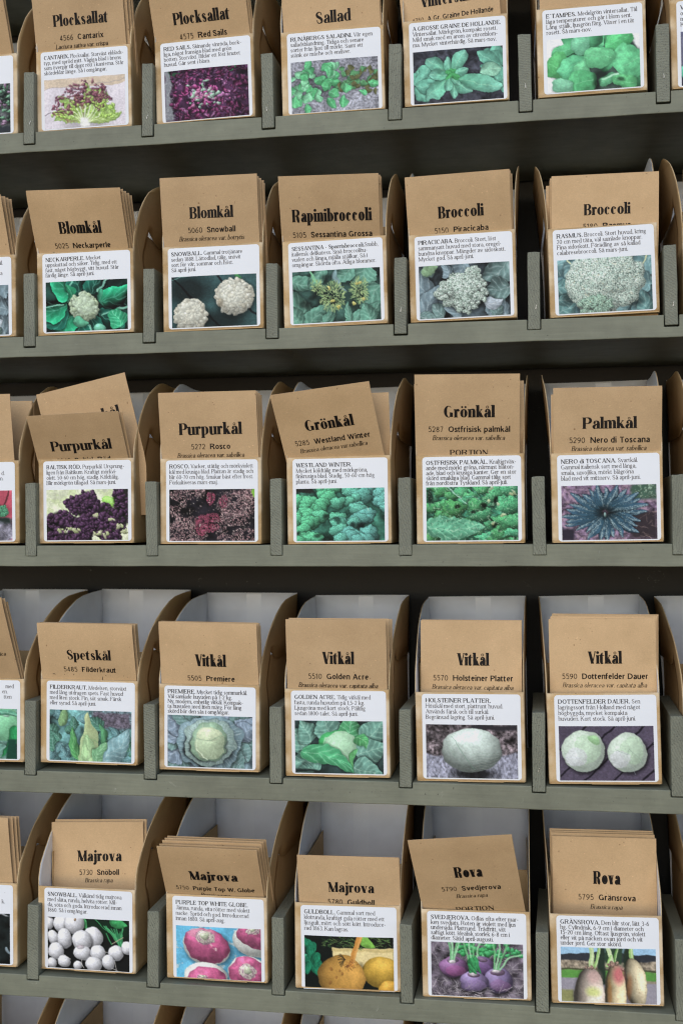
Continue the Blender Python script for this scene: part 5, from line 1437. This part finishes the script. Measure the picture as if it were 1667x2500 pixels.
# packets behind it, front to back: extra dx mm, extra length mm, extra roll deg, extra lean deg
BACK = {
 (1, 1): [(2.4, 0, 0, 0), (4.2, 0, .4, -1), (5.6, 0, 0, -1), (7.0, 0, .3, -1)], (1, 2): [(1.4, 0, 0, -1), (2.6, 0, .5, -2)], (1, 3): [(.8, 0, 0, 0)], (1, 4): [(5, -1, -3, 0, 12)], (1, 5): [(.8, -1, 0, 0)],
 (2, 1): [(1.4, -.6, 0, -1), (2.4, -1.8, .3, -2), (3.6, -2.6, .2, -3), (4.8, -4.2, .5, -4)], (2, 2): [(.6, -1.2, 0, -.5), (2.0, -2.0, .2, -1), (3.4, -3.0, .3, -1), (4.2, -4.4, .2, -1)],
 (2, 3): [(1.2, -.6, 0, -1), (1.8, -1.0, 0, -1)], (2, 4): [(1.0, -.6, 0, -1), (1.6, -1.6, -.4, -2)], (2, 5): [(-1.2, -.6, 0, -.5), (-1.6, -1.4, 0, -1), (-4.2, -4.6, 0, -1)],
 (3, 1): [(1.6, -.8, -.5, -2)], (3, 2): [(.8, -.5, 0, -.5), (1.6, -1.6, 0, -1), (2.4, -3.0, .2, -1.5)], (3, 3): [(4.5, -8.5, -6.5, -18, 7)], (3, 4): [(5.2, -5.6, 1.0, -3, 8), (-1.0, -6.0, .8, -3, 3)], (3, 5): [(-1.6, -4.6, .2, -.5), (-.8, -6, 0, -1)],
 (4, 1): [(1.6, 0, .2, -1), (2.8, -.2, .2, -1.5), (4.4, -.4, .3, -2)], (4, 2): [(1.6, .4, .4, -.8), (2.6, -.4, .2, -1.4), (3.4, -2.4, .2, -1.8)], (4, 3): [(1.4, .6, 0, -.5, 6), (2.4, -1.0, -.2, -2, 14)], (4, 4): [(.3, .5, 0, 0)],
 (4, 5): [(.9, 1.6, -.6, 0), (1.8, 2.6, -.9, -.3), (2.0, 3.0, -1.0, -.5)], (5, 1): [(1.6, 1.4, -.4, 0)], (5, 2): [(1.4, .8, .2, -1.5), (2.4, 2.2, .3, -3), (3.6, 2.8, .4, -4), (4.6, 3.2, .3, -5)], (5, 3): [(.5, -2, 0, -1)], (5, 5): [(-.7, 2.0, .2, 0), (-1.4, 2.8, .2, 0), (-1.8, 3.6, .2, 0)],
 (1, 0): [(.6, -1, 0, -1)], (2, 0): [(1.6, -1, 0, -1), (2.6, -1.5, 0, -2), (3.6, -2, 0, -3)], (3, 0): [(4.5, -2.5, -1, -5, 26), (4.8, -3, -1, -5, 1.5), (5.2, -4, -1, -5, 1.5)], (4, 0): [(1.0, -1.4, 0, -1), (1.8, -4.5, 0, -1)], (5, 0): [(2.2, -.6, 0, -1), (4.2, -1, .2, -1.5), (5.6, -1.4, 0, -2)],
 (6, 0): [(.6, .8, 0, 0), (1.6, 1.6, 0, 0)], (6, 1): [(.4, .6, 0, 0)], (2, 6): [(-.8, -2, 0, 0), (-1.2, -4, 0, 0)], (4, 6): [(-.5, .8, 0, 0)], (5, 6): [(.3, .5, 0, 0)],
}
PACKLEN = 0.112

# ------------------------------------------------------------------ cartons
FD = [0, .002, .0045, .010, .017, .026, .035, .045, .054, .062, .072, .081]
FZ = [.070, .080, .086, .096, .107, .1172, .1252, .131, .135, .138, .1396, .1402]
FD4 = [0, .0047, .0118, .0282, .0486, .0769, .0991, .1430]
FZ4 = [.070, .0842, .0922, .1070, .1197, .1301, .1345, .1362]
CD = 0.142                                                   # carton depth


def d_front(z, low=False):
    return float(np.interp(z, FZ4, FD4) if low else np.interp(z, FZ, FD))


def bulge(x, z, w, h, amp):
    return -amp * (1 - np.clip(np.abs(2 * x / w), 0, 1) ** 2) * np.sin(np.pi * np.clip(z / h, 0.0, 1.0)) ** .8 - 0.0006 * np.clip(z / h - .75, 0, 1) * 4 * amp / .001 * .5


def carton(key, rng):
    bx, by, bz, yaw, w, h, roll = BOX[key]
    root = bpy.data.objects.new("display_carton", None)
    COL.objects.link(root)
    root.location = (bx, by, bz)
    root.rotation_euler = (0, -R(roll), R(yaw))
    amp = rng.uniform(.0006, .0015)
    BACK_H = .1368 if key[0] >= 4 else .1405
    fl = [rng.uniform(.0008, .0030), rng.uniform(.0008, .0030)]   # outward flare of left and right flanks
    if key in ((2, 5), (2, 6), (4, 6), (3, 5), (1, 6)):
        fl[0] = .0062
    if key[0] == 2 or key in ((3, 3), (3, 4)):
        fl[1] += .0015
    low = key[0] >= 4
    zl = [0.0, .004, .014, .026, .038, .0475, .0560, h - .0035, h]
    # --- wrap: right flank front part, front panel, left flank front part
    V_, F_, idx = [], [], {}

    def vert(x, y, z):
        k = (round(x, 6), round(y, 6), round(z, 6))
        if k not in idx:
            idx[k] = len(V_); V_.append((x, y, z))
        return idx[k]

    def strip_rows(rows):
        for a, b in zip(rows[:-1], rows[1:]):
            for i in range(len(a) - 1):
                q = (vert(*a[i]), vert(*a[i + 1]), vert(*b[i + 1]), vert(*b[i]))
                if len(set(q)) >= 3:
                    F_.append(tuple(dict.fromkeys(q)))

    rc = .0012
    drear = lambda z: float(np.interp(z, [0, .03, .0525, .060, .066, .072, .077, .085, .0936], [.037, .0355, .0335, .028, .0262, .0272, .0305, .0350, .0390]))
    Xs = np.linspace(-w / 2 + rc, w / 2 - rc, 13)

    def flankx(s, d, z):
        t = max(0, (z - .055) / .085)
        base = s * w / 2
        return base + s * fl[0 if s < 0 else 1] * (t ** 1.4) * (0.4 + .6 * min(1, d / .05))

    for rows_kind in (0,):
        rows = []
        for z in zl:
            row = []
            dr = drear(z)
            ds = [rc + (dr - rc) * q / 6 for q in range(7)]
            row += [(flankx(-1, d, z), d, z) for d in reversed(ds)]
            row += [(-w / 2 + rc - rc * math.cos(a), rc - rc * math.sin(a), z) for a in (.4, .8, 1.2)]
            row += [(x, float(bulge(x, z, w, h, amp)), z) for x in Xs]
            row += [(w / 2 - rc + rc * math.sin(a), rc - rc * math.cos(a), z) for a in (.37, .77, 1.17)]
            row += [(flankx(1, d, z), d, z) for d in ds]
            rows.append(row)
        strip_rows(rows)
    zu = [h, .074, .079, .085, .0934]
    for s in (-1, 1):
        rows = []
        for z in zu:
            a0 = rc if z == h else min(max(d_front(z, low), rc), drear(z) - .002); dr = drear(z)
            rows.append([(flankx(s, a0 + (dr - a0) * q / 6, z), a0 + (dr - a0) * q / 6, z) for q in range(7)])
        strip_rows(rows if s > 0 else [list(reversed(q)) for q in rows])
        rows = []
        za = [.0934, .100, .107, .114, .120, .126, .131, .135, .138, .1395] if not low else [.0934, .099, .105, .111, .117, .1225, .127, .1305, .1335, .1352, .1360]
        for i, z in enumerate(za):
            a0 = d_front(z, low); row = []
            dr = drear(.0934)
            ds = [a0 + (dr - a0) * q / 6 for q in range(7)] if i == 0 else [a0 + (dr - a0) * q / 6 if dr > a0 else a0 + (CD - a0) * q / 14 for q in range(7)]
            last = ds[-1]
            ds += [last + (CD - last) * q / 8 for q in range(1, 9)]
            for d in ds:
                zz = z
                if i == 0 and d > dr:
                    zz = z - min(.0080, (d - dr) * .42)
                top = .150 if low else .1402 - .0016 * max(0, math.sin(math.pi * min(1, max(0, (d - .07) / .072))))
                zz = min(zz, top)
                row.append((flankx(s, d, zz), d, zz))
            rows.append(row)
        strip_rows(rows if s > 0 else [list(reversed(q)) for q in rows])
    me = mesh("body", V_, F_, [M_CARTON, M_CARTON_IN, M_CUT], smooth=True)
    wr_ = me.attributes.new("wear", 'FLOAT', 'POINT')
    wr_.data.foreach_set("value", [1.0 if (abs(abs(x) - w / 2) < rc * 1.2 and y < rc * 1.6 and z < h + .002) or (z < .003 and y < .002) else (.35 if z > h - .001 and y < .002 else 0.0) for x, y, z in V_])
    o = link("body", me, root)
    md = o.modifiers.new("board", 'SOLIDIFY'); md.thickness = .0007; md.offset = -1.0
    md.material_offset = 1; md.material_offset_rim = 2; md.use_even_offset = False
    # --- back panel with a faint fold line, floor, partition, rear side tabs
    n = 8
    v = []; f = []
    for i in range(n + 1):
        for j in range(n + 1):
            z = .0006 + (BACK_H - .0006) * j / n
            t = max(0, (z - .055) / .085) ** 1.4
            xa, xb = -w / 2 + .0004 - fl[0] * t, w / 2 - .0004 + fl[1] * t
            x = xa + (xb - xa) * i / n
            v.append((x, CD - .0008 + .0016 * math.sin(math.pi * i / n) * (j / n), z))
    for i in range(n):
        for j in range(n):
            a = i * (n + 1) + j
            f.append((a, a + n + 1, a + n + 2, a + 1))
    o = link("back_panel", mesh("back_panel", v, f, [M_CARTON_IN, M_CARTON, M_CUT], True), root)
    md = o.modifiers.new("board", 'SOLIDIFY'); md.thickness = .0007; md.offset = -1.0; md.material_offset = 1; md.material_offset_rim = 2
    # slightly paler strip, creased down its middle, on the inside of the back panel
    cx = rng.uniform(-.016, .010)
    vv = []; ff = []
    for j in range(n + 1):
        z = .05 + (BACK_H - .0512) * j / n
        for x in (cx - .0070, cx, cx + .0070):
            vv.append((x, CD - .00095 + .0016 * math.sin(math.pi * (x / w + .5)) * (z / BACK_H), z))
    for j in range(n):
        for i in range(2):
            a = j * 3 + i
            ff.append((a, a + 1, a + 4, a + 3))
    link("pale_strip", mesh("pale_strip", vv, ff, [M_STRIP], True), root)
    vv, ff = box_vf(-w / 2 + .001, w / 2 - .001, -.0006, CD - .001, 0.0, .0007)
    q1, q2 = box_vf(-w * .12, w * .30, -.0013, .004, -.0002, .0005)
    vv2 = vv + q1; ff2 = ff + [tuple(i + 8 for i in q) for q in q2]
    link("floor_flap", mesh("floor_flap", vv2, ff2, [M_CARTON]), root)
    yp = .043
    vv, ff = box_vf(-w / 2 + .0016, w / 2 - .0016, yp, yp + .0007, .001, .0885)
    link("partition", mesh("partition", vv, ff, [M_CARTON]), root)
    for s in (-1, 1):
        xo = s * (w / 2 - .0013)
        vv, ff = box_vf(min(xo, xo - s * .0006), max(xo, xo - s * .0006), .0255, CD - .0015, .0012, .0898)
        link("side_tab", mesh("side_tab", vv, ff, [M_CARTON]), root)
    # --- label with its photograph and text
    if key[0] < 6 and not (key[1] == 6 and key[0] != 1):
        lw, lh = .0770, .0668
        lx = {0: .0003}.get(key[1], rng.uniform(.0006, .0018)); lz = h - .0010 - lh - rng.uniform(0, .0007)
        tilt = R(rng.uniform(-.35, .35))
        cz = lz + lh / 2

        def surf(off):
            def g(u, v_):
                u = np.asarray(u, float); v_ = np.asarray(v_, float)
                x = lx + u * math.cos(tilt) - (v_ - lh / 2) * math.sin(tilt)
                z = cz + u * math.sin(tilt) + (v_ - lh / 2) * math.cos(tilt)
                return np.stack([x, bulge(x, z, w, h, amp) - off, z], 1)
            return g
        # sheet with rounded corners
        rad = .0026; nx, nz = 16, 12
        cr_ = [rad * (1 - math.cos(q)) for q in (0, .26, .52, .79, 1.05, 1.31)]
        us = np.concatenate([[-lw / 2 + q for q in cr_], np.linspace(-lw / 2 + rad, lw / 2 - rad, nx), [lw / 2 - q for q in reversed(cr_)]])
        pts = []
        for u in us:
            e = lw / 2 - abs(u)
            ins = rad - math.sqrt(max(rad * rad - (rad - min(e, rad)) ** 2, 0)) if e < rad else 0
            for j in range(nz + 1):
                pts.append((u, ins + (lh - 2 * ins) * j / nz))
        pts = np.array(pts)
        co = surf(.00022)(pts[:, 0], pts[:, 1])
        fs = []
        for i in range(len(us) - 1):
            for j in range(nz):
                a = i * (nz + 1) + j
                fs.append((a, a + nz + 1, a + nz + 2, a + 1))
        lab = link("label", mesh("label", co, fs, [M_LABEL], True), root)
        # photograph
        pw, ph = .0714, .0420
        im = paint(key)
        gx = np.linspace(-pw / 2, pw / 2, GX + 1); gz = np.linspace(.0009 + ph, .0009, GY + 1)
        uu_, vv_ = np.meshgrid(gx, gz)
        co = surf(.00034)(uu_.ravel(), vv_.ravel())
        me = bpy.data.meshes.new("printed_photo")
        nq = GX * GY
        ii, jj = np.meshgrid(np.arange(GY), np.arange(GX), indexing='ij')
        a = (ii * (GX + 1) + jj).ravel()
        quads = np.stack([a, a + GX + 1, a + GX + 2, a + 1], 1).astype(np.int32)
        me.vertices.add(len(co)); me.loops.add(nq * 4); me.polygons.add(nq)
        me.vertices.foreach_set("co", co.astype(np.float32).ravel())
        me.loops.foreach_set("vertex_index", quads.ravel())
        me.polygons.foreach_set("loop_start", np.arange(0, nq * 4, 4, dtype=np.int32))
        me.update(calc_edges=True)
        iv = np.pad(im, ((0, 1), (0, 1), (0, 0)), mode='edge')
        iv = np.clip((iv * PRINT_GAIN), 0, .96)
        ln = np.where(iv <= .04045, iv / 12.92, ((iv + .055) / 1.055) ** 2.4)
        ca = me.color_attributes.new("ink", 'FLOAT_COLOR', 'POINT')
        ca.data.foreach_set("color", np.concatenate([ln.reshape(-1, 3), np.ones((len(co), 1))], 1).astype(np.float32).ravel())
        me.materials.append(M_PRINT)
        link("printed_photo", me, lab)
        # text
        lines = TXT.get(key, [])
        size = .00475
        pitch = .00436 if len(lines) == 4 else .00400
        y0 = lh - (.00660 if len(lines) == 4 else .0062)
        qs, qb = [], []
        for i, s in enumerate(lines):
            if not s.strip('|'):
                continue
            if '|' in s:
                b1, b2 = s.split('|')
                A_, wa = text_quads([(ROMANB, b1)], size)
                B_, wb = text_quads([(ROMAN, b2)], size)
                if len(B_):
                    B_ = B_.copy(); B_[:, :, 0] += wa
                tot = wa + wb
            else:
                A_ = np.zeros((0, 4, 2)); B_, tot = text_quads([(ROMAN, s)], size)
            k = min(1.0, .0705 / tot)
            off = -pw / 2
            if key[1] == 0:
                off = {(2, 0): (.0275, 0, .0265), (3, 0): (0, .0265, .0255), (4, 0): (.0255, .0225, .0240), (5, 0): (.031, 0, .0285)}[key][i]
            for q, dst in ((A_, qb), (B_, qs)):
                if len(q):
                    q = q.copy(); q[:, :, 0] = q[:, :, 0] * k + off; q[:, :, 1] += y0 - i * pitch
                    dst.append(q)
        if qs:
            me = text_mesh("text_print", np.concatenate(qs), surf(.00034 if len(lines) < 5 else .00046), M_BODYINK)
            link("text_print", me, lab)
        if qb:
            me = text_mesh("name_print", np.concatenate(qb), surf(.00034), M_INK)
            link("name_print", me, lab)
    if key in SHORT:
        tag(root, "open kraft carton whose label shows " + SHORT[key], "carton", "display cartons")
    elif key[0] == 6:
        tag(root, "carton of the lowest row, " + BAYN[key[1]] + " from the left edge, only its top showing", "carton", "display cartons")
    elif key[1] == 0:
        tag(root, "carton cut off by the left edge of the picture, " + ROWN[key[0]] + " row", "carton", "display cartons")
    else:
        tag(root, "carton cut off by the right edge of the picture, " + ROWN[key[0]] + " row", "carton", "display cartons")
    return root


PRINT_GAIN = 1.08


# ------------------------------------------------------------------ seed packets
def packet_surface(L, lean, roll, W, pillow, curl, tuck=0.0):
    cl, sl_ = math.cos(lean), math.sin(lean)

    def g(u, v, side):
        """u across, v up (0 at the carton's lip, L at the top); side -1 front, +1 back"""
        u = np.asarray(u, float); v = np.asarray(v, float)
        q = np.clip((v + .03) / .03, 0, 1); q = q * q * (3 - 2 * q)
        ro = roll * q
        a = u * np.cos(ro) - v * np.sin(ro)
        hh = u * np.sin(ro) + v * np.cos(ro)
        e = 1 - np.clip(np.abs(2 * u / W), 0, 1) ** 4
        tt = np.clip((L - v) / PACKLEN, 0, 1)
        th = .00022 + pillow * e * np.sin(np.pi * np.clip(tt, 0.02, .98)) ** 1.2
        fold = np.where(L - v < .006, (1 - (L - v) / .006), 0) * .0007
        y = side * th + curl * ((v - L * .5) / L) ** 2 * (v > 0) + fold
        b_ = np.clip((v + .022) / .020, 0, 1); b_ = b_ * b_ * (3 - 2 * b_)
        a = a + tuck * (1 - b_)                      # the part inside the carton stays between its flanks
        return np.stack([a, -hh * sl_ + y * cl, hh * cl + y * sl_], 1)
    return g


def packet_obj(L, lean, roll, W, rng, head=None, tsc=1.0, tuck=0.0):
    pillow = rng.uniform(.0005, .0018); curl = rng.uniform(-.0022, .0016)
    g = packet_surface(L, lean, roll, W, pillow, curl, tuck)
    us = np.linspace(-W / 2, W / 2, 9)
    vs = np.concatenate([[L, L - .0012, L - .006], np.linspace(L - .014, L - PACKLEN, 12)])
    U_, V2 = np.meshgrid(us, vs)
    jag = rng.uniform(-.0003, .0003)
    A_ = g(U_.ravel(), V2.ravel(), -1.0); B_ = g(U_.ravel(), V2.ravel(), 1.0)
    v = np.concatenate([A_, B_]); n = len(us); m = len(vs); K = n * m
    f = []
    for i in range(m - 1):
        for j in range(n - 1):
            a = i * n + j
            f.append((a, a + n, a + n + 1, a + 1))
            f.append((a + K, a + 1 + K, a + n + 1 + K, a + n + K))
    rim = list(range(n)) + [i * n + n - 1 for i in range(1, m)] + [(m - 1) * n + j for j in range(n - 2, -1, -1)] + [i * n for i in range(m - 2, 0, -1)]
    for i in range(len(rim)):
        a, b = rim[i], rim[(i + 1) % len(rim)]
        f.append((a, b, b + K, a + K))
    me = mesh("seed_packet", v, f, [M_PACKET], False)
    sm = [True] * len(me.polygons)
    me.polygons.foreach_set("use_smooth", sm)
    o = link("seed_packet", me)
    md = o.modifiers.new("edges", 'EDGE_SPLIT'); md.split_angle = R(40)
    if head:
        title, tw, num, var, latin = head[:5]
        S_ = lambda u, v_: g(u, v_, -1.0) + np.array([0, -math.cos(lean) * .00016, -math.sin(lean) * .00016])
        parts = []
        base = L
        if title:
            q, wd = text_quads([(poster(title, tw / 1000, .0133 * tsc), title)], .0133 * tsc)
            k = tw / 1000 / wd
            q = q.copy(); q[:, :, 0] = (q[:, :, 0] - wd / 2) * k + .0018; q[:, :, 1] += base - .0340 * tsc
            parts.append(("title_print", q))
        if num:
            q, wd = text_quads([(SANS, num + " "), (SANSB, " " + var)], .0064)
            k = min(1.0, .066 / wd)
            q = q.copy(); q[:, :, 0] = (q[:, :, 0] - wd / 2) * k + .0015; q[:, :, 1] = q[:, :, 1] * (.5 + .5 * k) + base - .0457 * tsc
            parts.append(("variety_print", q))
        if latin:
            q, wd = text_quads([(ITAL, latin)], .0054)
            k = min(1.0, .066 / wd)
            xo = .001 if title else .033 - wd / 2
            q = q.copy(); q[:, :, 0] = (q[:, :, 0] - wd / 2) * k + xo; q[:, :, 1] += base - .0522 * tsc
            parts.append(("latin_print", q))
        if len(head) > 5:
            q, wd = text_quads([(CAPSB, head[5])], .0062)
            q = q.copy(); q[:, :, 0] = q[:, :, 0] - wd / 2 + .0015; q[:, :, 1] += base - .0645 * tsc
            parts.append(("portion_print", q))
        for nm, q in parts:
            q = q[(q[:, :, 1].max(1) > -.004)]
            if len(q):
                link(nm, text_mesh(nm, q, S_, M_INK), o)
    return o


ORD = ["front", "second", "third", "fourth", "fifth", "sixth"]


def where(key):
    if key in SHORT:
        return "in the carton showing " + SHORT[key]
    if key[0] == 6:
        return "in the lowest row, " + BAYN[key[1]] + " carton"
    return "at the " + ("left" if key[1] == 0 else "right") + " edge, " + ROWN[key[0]] + " row"


for key in sorted(BOX):
    rng = random.Random(key[0] * 101 + key[1] * 7)
    root = carton(key, rng)
    if key not in PK:
        continue
    bx, by, bz, yaw, w, h, roll0 = BOX[key]
    dx, L, lean, roll, W, dep = PK[key]
    yawm = R(yaw)
    zt = bz + h
    seq = [(0, 0, 0, 0)] + BACK.get(key, [])
    ydep = dep
    for i, it in enumerate(seq):
        ddx, dL, dr, dl = it[:4]
        if i:
            ydep += it[4] if len(it) > 4 else 3.0
        lim = (w / 2 - .0011) * 1000 - W / 2
        xx = dx + ddx
        if i and lean + dl < 15:
            xx = min(xx, lim + .8)
        tuck = (max(-lim, min(lim, xx)) - xx) / 1000
        head = HEAD.get(key) if i == 0 else None
        o = packet_obj((L + dL) / 1000, R(lean + dl), R(roll + dr), W / 1000, rng, head, TSC.get(key, 1.0), tuck)
        o.location = (bx + xx / 1000, by + ydep / 1000, zt)
        o.rotation_euler = (0, 0, R(rng.uniform(-.4, .4)))
        lab = ORD[i] + (" seed packet headed " + head[0] + " " if head and head[0] else " kraft seed packet ") + where(key)
        tag(o, lab, "seed packet", "seed packets")
# the odd packet standing up crooked behind its neighbours in the purple kale carton
bx, by, bz, yaw, w, h, roll0 = BOX[(3, 1)]
rng = random.Random(99)
o = packet_obj(.0650, R(6), R(12.0), .0805, rng, ("Purpurkål", 53, "5265", "Baltisk Röd", ""))
o.location = (bx + .0065, by + .012, bz + h)
tag(o, "crooked kraft packet sticking up behind the others in the carton showing purple kale", "seed packet", "seed packets")
